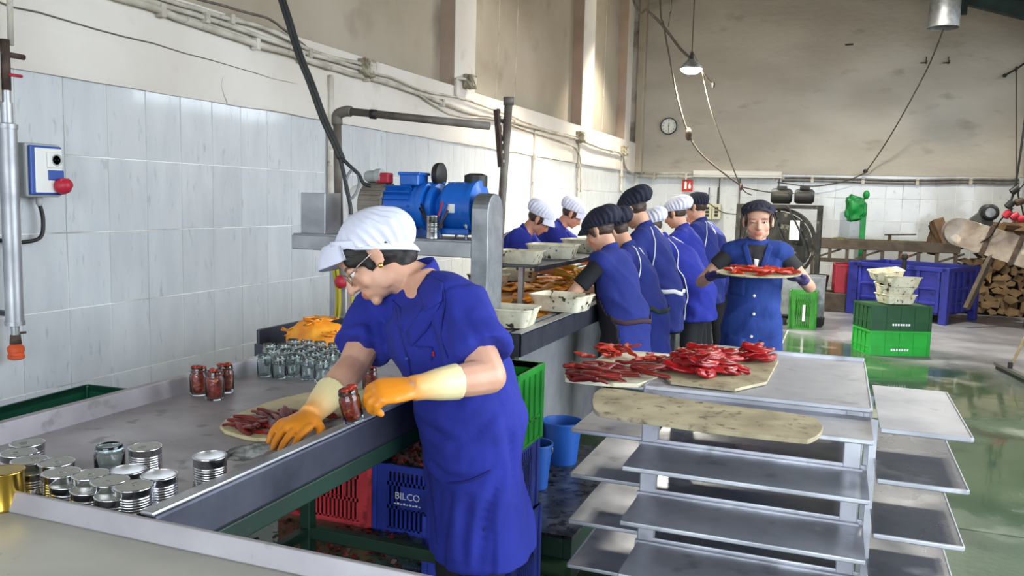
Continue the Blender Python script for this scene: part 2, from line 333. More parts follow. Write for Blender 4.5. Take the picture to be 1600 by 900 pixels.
# ================================================================== THE HALL
YB = 14.7; XR = 6.4; YF = -5.0
def roof_z(x): return 6.35-.33*x
def floor_material():
    m = bpy.data.materials.new('wet_painted_concrete'); m.use_nodes = True; nt = m.node_tree; N = nt.nodes; L = nt.links; b = N['Principled BSDF']
    gp = N.new('ShaderNodeNewGeometry'); P = gp.outputs['Position']
    def noise_(sc, det, lo, hi, st=(1, 1, 1), off=0):
        mp = N.new('ShaderNodeMapping'); mp.inputs['Scale'].default_value = st; mp.inputs['Location'].default_value = (off, off, 0); L.new(P, mp.inputs[0])
        n = N.new('ShaderNodeTexNoise'); n.inputs['Scale'].default_value = sc; n.inputs['Detail'].default_value = det; L.new(mp.outputs[0], n.inputs['Vector'])
        r = N.new('ShaderNodeMapRange'); r.inputs[1].default_value = lo; r.inputs[2].default_value = hi; L.new(n.outputs[0], r.inputs[0]); return r.outputs[0]
    def rgb(c): n = N.new('ShaderNodeRGB'); n.outputs[0].default_value = (*c, 1); return n.outputs[0]
    def mix(a, c, f):
        n = N.new('ShaderNodeMix'); n.data_type = 'RGBA'; L.new(f, n.inputs[0]); L.new(a, n.inputs[6]); L.new(c, n.inputs[7]); return n.outputs[2]
    def mth(op, a, c):
        n = N.new('ShaderNodeMath'); n.operation = op; n.use_clamp = True
        for i, q in enumerate((a, c)):
            if isinstance(q, (int, float)): n.inputs[i].default_value = q
            else: L.new(q, n.inputs[i])
        return n.outputs[0]
    col = mix(rgb(g('2f4432')), rgb(g('45553f')), noise_(1.1, 7, .35, .65))
    col = mix(col, rgb(g('1d2c20')), noise_(2.3, 8, .55, .72, off=3))
    col = mix(col, rgb(g('7d8173')), noise_(1.9, 9, .57, .68, off=8))
    # bare concrete where the paint has worn off towards the wood store
    sx = N.new('ShaderNodeSeparateXYZ'); L.new(P, sx.inputs[0])
    nn = noise_(.8, 6, 0, 1, off=5)
    s = N.new('ShaderNodeMath'); s.operation = 'MULTIPLY_ADD'; L.new(sx.outputs[0], s.inputs[0]); s.inputs[1].default_value = 1.3; L.new(sx.outputs[1], s.inputs[2])
    s2 = N.new('ShaderNodeMath'); s2.operation = 'MULTIPLY_ADD'; L.new(nn, s2.inputs[0]); s2.inputs[1].default_value = 5; L.new(s.outputs[0], s2.inputs[2])
    r = N.new('ShaderNodeMapRange'); r.inputs[1].default_value = 16.6; r.inputs[2].default_value = 18.0; L.new(s2.outputs[0], r.inputs[0])
    conc = mix(rgb(g('83838a')), rgb(g('686870')), noise_(2.0, 8, .35, .65, off=2))
    col = mix(col, conc, r.outputs[0])
    L.new(col, b.inputs['Base Color'])
    wet = noise_(.75, 5, .50, .57, st=(1, .7, 1), off=11)
    dry = mth('MULTIPLY', wet, 1.0)
    rr = N.new('ShaderNodeMapRange'); rr.inputs[3].default_value = .06; rr.inputs[4].default_value = .38; L.new(dry, rr.inputs[0])
    ra = N.new('ShaderNodeMath'); ra.operation = 'MULTIPLY_ADD'; L.new(r.outputs[0], ra.inputs[0]); ra.inputs[1].default_value = .3; L.new(rr.outputs[0], ra.inputs[2])
    L.new(ra.outputs[0], b.inputs['Roughness'])
    n = N.new('ShaderNodeTexNoise'); n.inputs['Scale'].default_value = 26; n.inputs['Detail'].default_value = 4; L.new(P, n.inputs['Vector'])
    bp = N.new('ShaderNodeBump'); bp.inputs['Distance'].default_value = .004; L.new(n.outputs[0], bp.inputs['Height'])
    bs = N.new('ShaderNodeMath'); bs.operation = 'MULTIPLY'; L.new(dry, bs.inputs[0]); bs.inputs[1].default_value = .5; L.new(bs.outputs[0], bp.inputs['Strength'])
    L.new(bp.outputs[0], b.inputs['Normal']); b.inputs['Specular IOR Level'].default_value = .5
    return m
MF = floor_material()
fl = struct(MB().box(-.3, XR+.3, YF-.3, YB+.3, -.25, -.012).build('floor', M['grout']))
slab = MB().box(-1.594, 1.594, -1.594, 1.594, -.012, 0).mesh('floor_slab', MF)
for i in range(3):
    for j in range(7):
        o = bpy.data.objects.new('floor_slab', slab); COL.objects.link(o); o.parent = fl; o.location = (1.3+3.2*i, YF+1.3+3.2*j, 0)
# --- left wall: thick lower wall with a ledge, upper wall set back between pilasters
LEDGE = 2.51; TT = 2.0
wl = MB().box(-.4, -.006, YF, YB, -.2, TT)
wl_o = struct(wl.build('wall_left', M['grout']))
pb = MB()
# lower plaster band with a gently uneven face, up to the ledge
ny = 90; zz = [TT-.004, TT+.02, 2.1, 2.2, 2.235, 2.3, 2.4, 2.48, LEDGE]
rows = []
for i in range(ny+1):
    y = YF+(YB-YF)*i/ny
    rows.append([(.012+.010*noise.noise((y*1.2, z*3, 0))+(.006 if z < 2.22 else 0)+(-.004 if k == 0 else 0), y, z+(.012*noise.noise((y*2.1, 5, 0)) if k == 0 else 0)) for k, z in enumerate(zz)])
vs = [p for r_ in rows for p in r_]; K = len(zz)
fs = [(i*K+k, i*K+k+1, (i+1)*K+k+1, (i+1)*K+k) for i in range(ny) for k in range(K-1)]
pb.add(vs, [tuple(reversed(f)) for f in fs]).box(-.4, -.005, YF, YB, TT, LEDGE)
pb.add([(-.4, YF, LEDGE), (.012, YF, LEDGE), (.012, YB, LEDGE), (-.4, YB, LEDGE)], [(0, 1, 2, 3)])
struct(pb.build('plaster_band', M['plaster'], wl_o, smooth=False))
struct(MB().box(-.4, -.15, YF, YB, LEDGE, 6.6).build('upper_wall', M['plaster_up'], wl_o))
for y0, y1 in ((-1.2, -.7), (3.0-.2, 3.25), (7.18, 7.65), (11.28, 11.83), (13.8, 14.15)):
    struct(MB().box(-.16, .004, y0, y1, LEDGE-.01, 6.5).build('pilaster', M['plaster'], wl_o, bevel=.008))
    MB().box(-.152, -.002, y0-.006, y0-.001, LEDGE, 6.5).build('pilaster_reveal', M['reveal'], wl_o)  # thin, darker brown facing on the near side of each pilaster
# old cracks along the plaster, as shallow ridges of filler
def ridge(pts, r=.005, name='filler_ridge', m='conduit', parent=None):
    q = [V((p[0], p[1]+.01*noise.noise((i*1.7, p[1], 2)), p[2]+.012*noise.noise((i*.9, 3, p[1])))) for i, p in enumerate(smooth_path(pts, 5))]
    return MB().tube(q, r, 5).build(name, M[m], parent or wl_o)
ridge([(.016, 2.6, 2.26), (.016, 3.3, 2.245), (.016, 4.33, 2.21), (.014, 4.9, 2.2)], .004, 'plaster_crack', 'pipe')
for yy, z0, z1 in ((8.55, 2.52, 5.2), (9.1, 2.52, 5.6), (12.2, 2.6, 5.6), (12.9, 2.6, 5.6)):
    ridge([(-.148, yy, z0), (-.148, yy+.05, (z0+z1)/2), (-.148, yy-.03, z1)], .007)
ridge([(.016, 4.05, 2.0), (.016, 4.0, 2.12), (.016, 4.12, 2.2)], .004)
# tiles
TW, TH = .25, .364
def tile_mesh(name, axis, w, h, t=.006, gap=.0016):
    mb = MB(); b = .002
    a0, a1, z0, z1 = -w/2+gap, w/2-gap, -h/2+gap, h/2-gap
    front = [(a0+b, z0+b), (a1-b, z0+b), (a1-b, z1-b), (a0+b, z1-b)]; back = [(a0, z0), (a1, z0), (a1, z1), (a0, z1)]
    if axis == 'x': vs = [(0, a, z) for a, z in back]+[(t, a, z) for a, z in front]
    else: vs = [(a, 0, z) for a, z in back]+[(a, -t, z) for a, z in front]
    fs = [(4, 5, 6, 7)]+[(i, (i+1) % 4, 4+(i+1) % 4, 4+i) for i in range(4)]
    if axis != 'x': fs = [tuple(reversed(f)) for f in fs]
    mb.add(vs, fs); 
    me = mb.mesh(name, M['tile']); me.validate(); 
    bm = bmesh.new(); bm.from_mesh(me); bmesh.ops.recalc_face_normals(bm, faces=bm.faces); bm.to_mesh(me); bm.free(); return me
tm = tile_mesh('tile', 'x', TW, TH)
y0 = 2.94-2*TW   # a joint falls at y = 2.94
cnt = 0
for i in range(50):
    for k in range(6):
        yc = y0+(i+.5)*TW; zc = TT-(k+.5)*TH
        if yc > YB-.1: continue
        if yc > 9 and k > 3: continue
        o = bpy.data.objects.new('tile', tm); COL.objects.link(o); o.parent = wl_o
        o.location = (-.0085+random.uniform(0, .0010), yc, zc); o.rotation_euler = (0, random.uniform(-.004, .004), random.uniform(-.005, .005)); cnt += 1
mb = MB()
for i in range(50):
    for k in range(6):
        yc = y0+(i+.5)*TW; zc = TT-(k+.5)*TH
        if yc < YB-.1 and yc > 9 and k > 3: mb.box(-.006, 0, yc-TW/2+.003, yc+TW/2-.003, zc-TH/2+.003, zc+TH/2-.003)
for i in range(28):
    for k in range(6):
        yc = y0-(i+.5)*TW; zc = TT-(k+.5)*TH
        mb.box(-.006, 0, yc-TW/2+.003, yc+TW/2-.003, zc-TH/2+.003, zc+TH/2-.003)
o = mb.build('tile_field', M['tile'], wl_o); o['kind'] = 'stuff'
# --- back wall
wb = struct(MB().box(-.4, XR+.4, YB+.006, YB+.4, -.2, 6.9).build('wall_back', M['grout']))
nb = 40; nzb = 24; vs = []; fs = []
for i in range(nb+1):
    for k in range(nzb+1):
        x = -.02+(XR+.1)*i/nb; z = 2.0+4.8*k/nzb
        vs.append((x, YB-.012-.02*noise.noise((x*.8, z*1.1, 1))-.008*noise.noise((x*3, z*5, 4)), z))
for i in range(nb):
    for k in range(nzb): fs.append((i*(nzb+1)+k, (i+1)*(nzb+1)+k, (i+1)*(nzb+1)+k+1, i*(nzb+1)+k+1))
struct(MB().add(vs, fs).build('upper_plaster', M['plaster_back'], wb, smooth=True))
# rendered corner pier where the two walls meet
struct(MB().box(-.01, .12, YB-.16, YB, 2.0, 6.0).build('corner_pier', M['plaster_up'], wb, bevel=.02))
tb = tile_mesh('tile', 'y', TW, TH)
for i in range(26):
    for k in range(6):
        if k > 4: continue
        o = bpy.data.objects.new('tile', tb); COL.objects.link(o); o.parent = wb
        o.location = (.06+(i+.5)*TW, YB+.006, TT-(k+.5)*TH); o.location.y += .003; o.rotation_euler = (random.uniform(-.004, .004), 0, random.uniform(-.005, .005))
# --- right wall with loading door and high windows, wall behind the camera with a door
wr = MB(); T = .3
def wall_open(mb, u0, u1, v0, v1, holes, put):
    us = sorted({u0, u1, *[h for q in holes for h in q[:2]]}); vsz = sorted({v0, v1, *[h for q in holes for h in q[2:]]})
    for a, b in zip(us, us[1:]):
        for c, d in zip(vsz, vsz[1:]):
            um, vm = (a+b)/2, (c+d)/2
            if any(q[0] < um < q[1] and q[2] < vm < q[3] for q in holes): continue
            put(a, b, c, d)
wall_open(wr, YF, YB, -.2, 4.6, [(.4, 6.4, -.2, 3.7), (9.5, 13.3, 2.75, 4.05)], lambda a, b, c, d: wr.box(XR, XR+T, a, b, c, d))
wr_o = struct(wr.build('wall_right', M['plaster_back']))
wf = MB()
wall_open(wf, 0, XR, -.2, 6.6, [(.8, 6.4, -.2, 3.9)], lambda a, b, c, d: wf.box(a, b, YF-T, YF, c, d))
struct(wf.build('wall_front', M['plaster_back']))
win = struct(MB().box(XR+.02, XR+.06, 9.5, 13.3, 2.75, 2.8).box(XR+.02, XR+.06, 9.5, 13.3, 4.0, 4.05).box(XR+.02, XR+.06, 9.5, 9.55, 2.75, 4.05)
   .box(XR+.02, XR+.06, 13.25, 13.3, 2.75, 4.05).box(XR+.02, XR+.06, 10.75, 10.8, 2.75, 4.05).box(XR+.02, XR+.06, 12.0, 12.05, 2.75, 4.05).build('window_1', M['galv']))
# --- roof
rf = MB(); th = .12
for xa, xb in ((-.5, XR+.5),):
    rf.add([(x, y, roof_z(x)+d) for d in (0, th) for x, y in ((xa, YF-.4), (xb, YF-.4), (xb, YB+.4), (xa, YB+.4))],
           [(0, 3, 2, 1), (4, 5, 6, 7), (0, 1, 5, 4), (1, 2, 6, 5), (2, 3, 7, 6), (3, 0, 4, 7)])
ceil = struct(rf.build('ceiling', M['concrete_sheet']))
# corrugations of the sheets show along the back wall
cm = MB()
for i in range(int((YB-10)/.2)):
    y = 10+i*.2; cm.bar((0, y, roof_z(0)-.02), (XR, y, roof_z(XR)-.02), .09, .045)
cm.build('sheet_corrugation', M['concrete_sheet'], ceil)
struct(MB().box(-60, 60, -60, 60, -.4, -.27).build('ground', M['concrete_sheet']))
def ibeam(a, b, h, w, label):
    a, b = V(a), V(b); t = thing('roof_beam', label, 'beam', a); d = b-a; z = d.normalized(); sx = V((0, 1, 0)); up = z.cross(sx).normalized()
    if up.z < 0: up = -up
    R = Matrix((sx, up, z)).transposed()
    MB().obox(d/2+up*(h/2), (w, .016, d.length), R).build('flange', M['green_beam'], t)
    MB().obox(d/2-up*(h/2), (w, .016, d.length), R).build('flange', M['green_beam'], t)
    MB().obox(d/2, (.014, h, d.length), R).build('web', M['green_beam'], t)
    return t
p0, p1 = PY(1480, 0, 13.6), PY(1600, 30, 13.6)
sl = (p1.z-p0.z)/(p1.x-p0.x)
ibeam((0, 13.6, p0.z-sl*p0.x+.12), (XR, 13.6, p0.z+sl*(XR-p0.x)+.12), .22, .13, 'dark green steel roof beam crossing the top right corner')
# vent duct hanging from the roof
c = PY(1474, 44, 12.6); t = thing('vent_duct', 'round grey metal vent pipe hanging below the roof beam', 'vent pipe', (c.x, c.y, c.z))
MB().lathe([(.19, 0), (.19, 1.2), (.183, 1.2), (.183, 0)], n=32, closed=True).build('pipe', M['galv'], t, smooth=False, auto=40)
MB().lathe([(.194, .0), (.198, .006), (.198, .016), (.194, .022), (.188, .011)], n=32, closed=True).build('rim', M['galv'], t, smooth=True)
MB().box(-.02, .02, -.02, .02, .5, 1.0).build('hanger_strap', M['galv'], t)
# bracket beside the duct
c = PY(1505, 14, 13.4); tag(MB().box(-.05, .05, -.03, .03, -.08, .08).box(-.03, .03, -.05, -.03, -.02, .1).build('beam_clamp', M['green_beam'], loc=c), 'small dark clamp block hanging under green roof beam', 'clamp')

# --- conduits on the left wall
def conduit(pts, r, name, label, m='conduit', clips=()):
    t = thing(name, label, 'conduit', pts[0])
    q = smooth_path(pts, 6); q = [V((p.x+.004*noise.noise((p.y*3, i, 0)), p.y, p.z+.006*noise.noise((p.y*4, 1, i*.2)))) for i, p in enumerate(q)]
    MB().tube([p-V(pts[0]) for p in q], r, 8).build('pipe', M[m], t, smooth=True)
    for k in clips:
        p = q[int(k*(len(q)-1))]-V(pts[0]); MB().obox(p, (.05, .035, r*2+.03)).build('clip', M['conduit'], t, bevel=.006)
    return t
X0 = .04
def W(x, y, X=X0): return PX(x, y, X)
conduit([W(160, -12), W(230, 9), W(300, 35), W(400, 68), W(460, 86), W(515, 106)], .021, 'painted_conduit', 'thickest white painted conduit, lowest of the bundle along upper left wall', clips=(.28, .62, .85))
conduit([W(195, -12), W(280, 16), W(340, 34), W(400, 54), W(470, 80), W(540, 100), W(566, 108)], .015, 'painted_conduit', 'middle white painted conduit running into the first junction box', clips=(.3, .7))
conduit([W(225, -12), W(300, 12), W(360, 30), W(410, 42), W(452, 62), W(500, 84), W(564, 100)], .014, 'painted_conduit', 'upper thin painted conduit on left wall above its bundle', clips=(.35,))
conduit([W(300, -4), W(380, 18), W(420, 30), W(455, 55), W(480, 75)], .008, 'painted_cable', 'loose thin cable high on the left wall above the conduits', 'pipe')
conduit([W(515, 106), W(560, 118), W(600, 128), W(660, 148), W(720, 172), W(770, 183), W(836, 200), W(905, 218)], .018, 'painted_conduit', 'white painted conduit between the first and third junction boxes', clips=(.2, .5, .8))
conduit([W(575, 112), W(620, 124), W(655, 140), W(700, 150), W(735, 158), W(800, 182), W(850, 202), W(905, 214)], .010, 'painted_cable', 'thin wavy painted cable above the main wall conduit', 'conduit')
conduit([W(600, 130), W(650, 145), W(680, 165), W(715, 182), W(770, 186), W(830, 206), W(880, 222), W(905, 240), W(907, 300)], .010, 'painted_cable', 'sagging painted cable dropping beside the third junction box', 'conduit')
conduit([W(905, 218), W(940, 232), W(970, 240), W(978, 262), W(990, 273)], .016, 'painted_conduit', 'white painted conduit ending at the corner with back wall', clips=(.4,))
for (x, ya, yb, r, lab) in ((517, 118, 330, .022, 'vertical white conduit drop beside the black hanging cable'), (836, 204, 330, .02, 'vertical white conduit drop on wall behind first white cap'),
                       (905, 225, 330, .014, 'vertical thin conduit drop beneath the third junction box'), (972, 245, 300, .018, 'vertical conduit drop nearest to the back wall corner')):
    a = PX(x, ya, .03); conduit([a, V((.03, a.y, a.z-.3)), V((.03, a.y, PX(x, yb, .03).z))], r, 'conduit_drop', lab, clips=(.5,))
def jbox(x, y, s, lab, seed):
    c = PX(x, y, .03); t = thing('junction_box', lab, 'junction box', c)
    bm = bmesh.new(); bmesh.ops.create_cube(bm, size=1); bmesh.ops.subdivide_edges(bm, edges=bm.edges[:], cuts=3, use_grid_fill=True)
    for v in bm.verts:
        n = v.co.normalized(); v.co = v.co.lerp(n*.62, .35); v.co = V((v.co.x*s*.7, v.co.y*s, v.co.z*s))+n*s*.16*noise.noise(v.co*6+V((seed, 0, 0)))
    me = bpy.data.meshes.new('box_body'); bm.to_mesh(me); bm.free(); me.materials.append(mat('dirty_paint', g('a89f88'), .85, c2=g('6f6654'), ns=22, bump=.8, bs=50, bdist=.01))
    o = bpy.data.objects.new('box_body', me); COL.objects.link(o); o.parent = t; o.location = (.03, 0, 0)
    MB().obox((.03+s*.36, 0, 0), (.012, s*.62, s*.62)).build('cover', M['conduit'], t, bevel=.004)
jbox(569, 107, .13, 'first lumpy painted junction box where the conduits meet', 1)
jbox(730, 128, .13, 'small painted junction box under the first pilaster', 5)
jbox(904, 214, .15, 'lumpy junction box below the second pilaster', 9); jbox(973, 236, .15, 'junction box on left wall nearest the corner', 3)
a = PX(712, 150, .03); conduit([a, V((.03, a.y, a.z+.1)), V((.03, a.y+.02, a.z+.16)), PX(728, 124, .05)], .014, 'painted_conduit', 'short bent conduit entering the box under first pilaster')
# socket box on tiled wall
b0 = PX(48, 232, .11); t = thing('socket_box', 'grey wall socket box with red round plug on white tiles', 'socket box', (0, 2.735, 1.44))
bx = MB().box(0, .11, -.09, .09, 0, .235).build('body', M['grey_pl'], t, bevel=.012)
MB().box(.11, .128, -.08, .08, .01, .225).build('lid', M['blue_pl'], t, bevel=.006)
MB().box(.127, .133, -.06, .075, .02, .215).build('face_plate', M['white_pl'], t, bevel=.003)
so = MB().box(.132, .142, -.005, .07, .13, .2).build('socket', M['white_pl'], t, bevel=.004)
MB().lathe([(.02, 0), (.026, .004), (.026, .0), ], (.142, .04, .165), rotm('Y', 90), n=20).build('socket_ring', M['grey_pl'], so)
for s_ in (-.008, .008): MB().ell((.1425, .04+s_, .165), (.002, .003, .003), nu=8, nv=6).build('pin_hole', M['ink'], so)
MB().box(.132, .138, .0, .08, .075, .12).build('switch_plate', M['blue_pl'], t, bevel=.003)
pl = MB().lathe([(.03, 0), (.036, .01), (.036, .035), (.026, .045), (.022, .06), (0, .062)], (.13, .06, .045), rotm('Y', 75), n=24).build('plug', M['red_pl'], t, smooth=True)
MB().box(.16, .168, .035, .085, .03, .085).build('plug_tab', M['red_pl'], t, bevel=.004)
MB().lathe([(.014, 0), (.014, -.03), (.009, -.04)], (.05, .02, 0), n=14).build('cable_gland', M['grey_pl'], t)
MB().tube(smooth_path([(.05, .02, -.03), (.052, .035, -.10), (.05, .02, -.18), (.04, -.06, -.2), (.03, -.16, -.19), (.03, -.24, -.17)], 6), .009, 8).build('cable', M['rubber'], t, smooth=True)
# hanging steel cylinder at the left edge
t = thing('pneumatic_cylinder', 'tall steel cylinder with orange cap hanging at left edge of tiled wall', 'cylinder', (.10, 2.575, .735))
MB().lathe([(.016, .10), (.018, .15), (.040, .152), (.040, .17), (.036, .17), (.036, .99), (.04, .99), (.04, 1.01), (.024, 1.015), (.024, 1.1), (.018, 1.1), (.018, 1.16), (0, 1.16)], n=32).build('barrel', M['steel'], t, auto=35)
MB().lathe([(.022, 0), (.034, .006), (.034, .02), (.031, .022), (.031, .035), (.034, .037), (.034, .055), (.016, .075)], n=28).build('orange_cap', M['orange_pl'], t, auto=40)
MB().lathe([(.024, .07), (.02, .11)], n=16).build('rod_end', M['rust'], t, smooth=True)
MB().tube([(0, .0, .115), (0, .05, .113)], .006, 6).build('grease_nipple', M['rust'], t)
MB().tube([(0, 0, 1.15), (0, 0, 1.36)], .02, 10).build('hanger_rod', M['rust'], t, smooth=True)
MB().tube([(0, -.02, 1.3), (0, .09, 1.3)], .012, 8).build('valve_lever', M['rust'], t, smooth=True)
MB().tube([(.02, 0, 1.215), (.02, .06, 1.215)], .007, 8).build('red_tap', M['red_pl'], t, smooth=True)
MB().tube([(0, -.03, 1.1), (0, -.03, 2.4)], .008, 8).build('air_hose', M['conduit'], t, smooth=True)
MB().tube([(0, .03, 1.34), (0, .035, 1.7), (0, .05, 2.4)], .012, 8).build('air_pipe', M['conduit'], t, smooth=True)
for z in (.2, .98): MB().bar((-.13, 0, z), (-.04, 0, z), .03, .02).build('wall_bracket', M['steel_dk'], t)
# ================================================================== PEOPLE
WORK = bpy.data.scenes.new('workshop')   # scratch scene, removed again below
def voxel(mb, vox, it=4, name='body'):
    me = mb.mesh('tmp', []); ob = bpy.data.objects.new('tmp', me); WORK.collection.objects.link(ob)
    md = ob.modifiers.new('r', 'REMESH'); md.mode = 'VOXEL'; md.voxel_size = vox; md.adaptivity = 0
    vl = WORK.view_layers[0]; vl.update(); dg = vl.depsgraph
    m2 = bpy.data.meshes.new_from_object(ob.evaluated_get(dg)); bpy.data.objects.remove(ob); bpy.data.meshes.remove(me); m2.name = name
    n = len(m2.vertices); co = np.zeros(n*3); m2.vertices.foreach_get('co', co); co = co.reshape(-1, 3)
    ed = np.zeros(len(m2.edges)*2, dtype=np.int64); m2.edges.foreach_get('vertices', ed); ed = ed.reshape(-1, 2)
    deg = np.zeros(n); np.add.at(deg, ed[:, 0], 1); np.add.at(deg, ed[:, 1], 1); deg = np.maximum(deg, 1)[:, None]
    for k in range(it):
        a = np.zeros_like(co); np.add.at(a, ed[:, 0], co[ed[:, 1]]); np.add.at(a, ed[:, 1], co[ed[:, 0]])
        lam = .6 if k % 2 == 0 else -.35
        co = co+lam*(a/deg-co)
    m2.vertices.foreach_set('co', co.ravel()); m2.polygons.foreach_set('use_smooth', [True]*len(m2.polygons)); m2.update()
    return m2
def get_normals(me):
    a = np.zeros(len(me.vertices)*3, dtype=np.float32); me.vertices.foreach_get('normal', a); return a.reshape(-1, 3).tolist()
def set_tint(me, fn, box=None, base=(1, 1, 1)):
    at = me.color_attributes.new('tint', 'FLOAT_COLOR', 'POINT'); n = len(me.vertices); out = np.ones((n, 4), dtype=np.float32)
    if fn:
        out[:, :3] = base; idx = range(n)
        if box is not None:
            co = np.zeros(n*3); me.vertices.foreach_get('co', co); co = co.reshape(-1, 3); idx = np.nonzero(np.linalg.norm(co-np.array(box[0]), axis=1) < box[1])[0].tolist()
        vs = me.vertices
        for i in idx: out[i, :3] = fn(vs[i].co)
    at.data.foreach_set('color', out.ravel())
def obj(name, me, m, parent):
    o = bpy.data.objects.new(name, me); COL.objects.link(o); o.parent = parent
    if m is not None: me.materials.clear(); me.materials.append(m)
    return o
def add_head(mb, H, fem=1.0):
    R = H.to_3x3(); c = lambda x, y, z: H@V((x, y, z))
    mb.ell(c(0, -.012, .035), (.074, .096, .083), R, 24, 16); mb.ell(c(0, .022, -.03), (.061, .068, .075), R, 24, 16)
    mb.ell(c(0, .030, -.072), (.047, .052, .038), R); mb.ell(c(0, .072, -.098), (.021, .016, .016), R)
    mb.ell(c(0, .05, .045), (.056, .04, .045), R)
    for s in (-1, 1):
        mb.ell(c(s*.028, .076, .020), (.024, .012, .008), R); mb.ell(c(s*.034, .060, -.034), (.026, .019, .028), R)
        mb.ell(c(s*.012, .094, -.037), (.008, .010, .008), R); mb.ell(c(s*.03, .0745, .0085), (.019, .0130, .0078), R)
        mb.ell(c(s*.03, .0715, -.009), (.017, .0115, .006), R)
        mb.ell(c(s*.0765, -.006, -.004), (.008, .02, .033), R@rotm('Z', s*22)); mb.ell(c(s*.077, .002, -.028), (.008, .012, .012), R)
        mb.ell(c(s*.044, .012, -.062), (.016, .038, .034), R)
    mb.rloft([c(0, .084, .012), c(0, .099, -.012), c(0, .109, -.033)], [.008, .0095, .0125])
    mb.ell(c(0, .068, -.066), (.033, .024, .026), R)
    mb.ell(c(0, .089, -.0615), (.022, .0095, .0058), R); mb.ell(c(0, .087, -.0745), (.019, .010, .0072), R)
def hand_lofts(mb, W, d, n, side, curls, k=1.0, sp=1.0, thumb=(.55, .75, .25), grow=0):
    """W wrist, d finger direction, n palm normal, side +1/-1 = where the thumb sits along lateral axis"""
    W, d, n = V(W), V(d).normalized(), V(n); n = (n-d*n.dot(d)).normalized(); l = d.cross(n).normalized()*side
    P = lambda a, b, c: W+d*(a*k)+l*(b*k)+n*(c*k)
    mb.rloft([P(-.005, 0, 0), P(.03, .0, 0), P(.06, -.001, .0), P(.088, -.001, .0)], [(.026*k+grow, .018*k+grow), (.036*k+grow, .017*k+grow), (.041*k+grow, .0155*k+grow), (.039*k+grow, .012*k+grow)], ref=l, n=14)
    for i, (off, ln) in enumerate(((.029, .072), (.010, .081), (-.010, .076), (-.029, .060))):
        cu = curls[i] if i < len(curls) else curls[-1]
        p = P(.085-(.006 if i in (0, 3) else 0), off*sp, 0); a = 0; pts = [p-d*.012*k, p]; dd = d+l*(off*1.8*(sp-.6)); dd.normalize()
        for seg, kk in zip((.44, .31, .25), (.7, 1.0, .7)):
            a += rad(cu*kk); p = p+(dd*math.cos(a)+n*math.sin(a))*(ln*seg*k); pts.append(p)
        rr = .0088*k+grow; mb.rloft(pts, [rr*1.05, rr*1.05, rr, rr*.92, rr*.8], n=8)
    t0 = P(.022, .026, .004); td = (d*thumb[0]+l*thumb[1]+n*thumb[2]).normalized(); td2 = (d*(thumb[0]+.4)+l*(thumb[1]*.45)+n*(thumb[2]+.25)).normalized()
    rr = .0105*k+grow
    mb.rloft([t0, t0+td*.038*k, t0+td*.038*k+td2*.03*k, t0+td*.038*k+td2*.052*k], [rr*1.25, rr*1.08, rr, rr*.8], n=9)
def ik(S, T, l1, l2, pole):
    S, T, pole = V(S), V(T), V(pole); d = T-S; L = min(d.length, (l1+l2)*.995); u = d.normalized()
    T = S+u*L; a = (l1*l1-l2*l2+L*L)/(2*L); h = math.sqrt(max(l1*l1-a*a, 0)); p = (pole-u*pole.dot(u)).normalized()
    return S+u*a+p*h, T
def pose(h=1.65, lean=14, head=35, hyaw=0, hroll=0, LH=None, RH=None, polL=(-.6, -.5, -.6), polR=(.6, -.5, -.6), upper=1.25, shy=0):
    k = h/1.70; D = lambda a: V((0, math.sin(rad(a)), math.cos(rad(a))))
    J = {}; J['k'] = k; J['pel'] = V((0, -.02, .885*k)); J['waist'] = J['pel']+D(lean*.8)*.15*k; J['chest'] = J['waist']+D(lean)*.19*k; J['neck'] = J['chest']+D(lean*upper)*.19*k
    up = D(lean*upper); J['up'] = up
    J['shL'] = J['neck']+V((-.165*k, shy, 0))-up*.055*k; J['shR'] = J['neck']+V((.165*k, shy, 0))-up*.055*k
    nd = D(lean*upper*.6+head*.45); J['headc'] = J['neck']+nd*.155*k+V((0, .012, 0))
    J['H'] = Matrix.Translation(J['headc'])@(Matrix.Rotation(rad(hyaw), 4, 'Z')@Matrix.Rotation(rad(-head), 4, 'X')@Matrix.Rotation(rad(hroll), 4, 'Y')@Matrix.Scale(k, 4))
    J['elL'], J['wrL'] = ik(J['shL'], LH or (-.24, .05, .72*k), .285*k, .255*k, polL)
    J['elR'], J['wrR'] = ik(J['shR'], RH or (.24, .05, .72*k), .285*k, .255*k, polR)
    J['lat'] = V((1, 0, 0))
    for s, q in (('L', -1), ('R', 1)):
        J['hip'+s] = J['pel']+V((q*.085*k, 0, -.02)); J['kn'+s] = V((q*.095*k, .015, .48*k)); J['an'+s] = V((q*.10*k, -.03, .08*k))
    return J
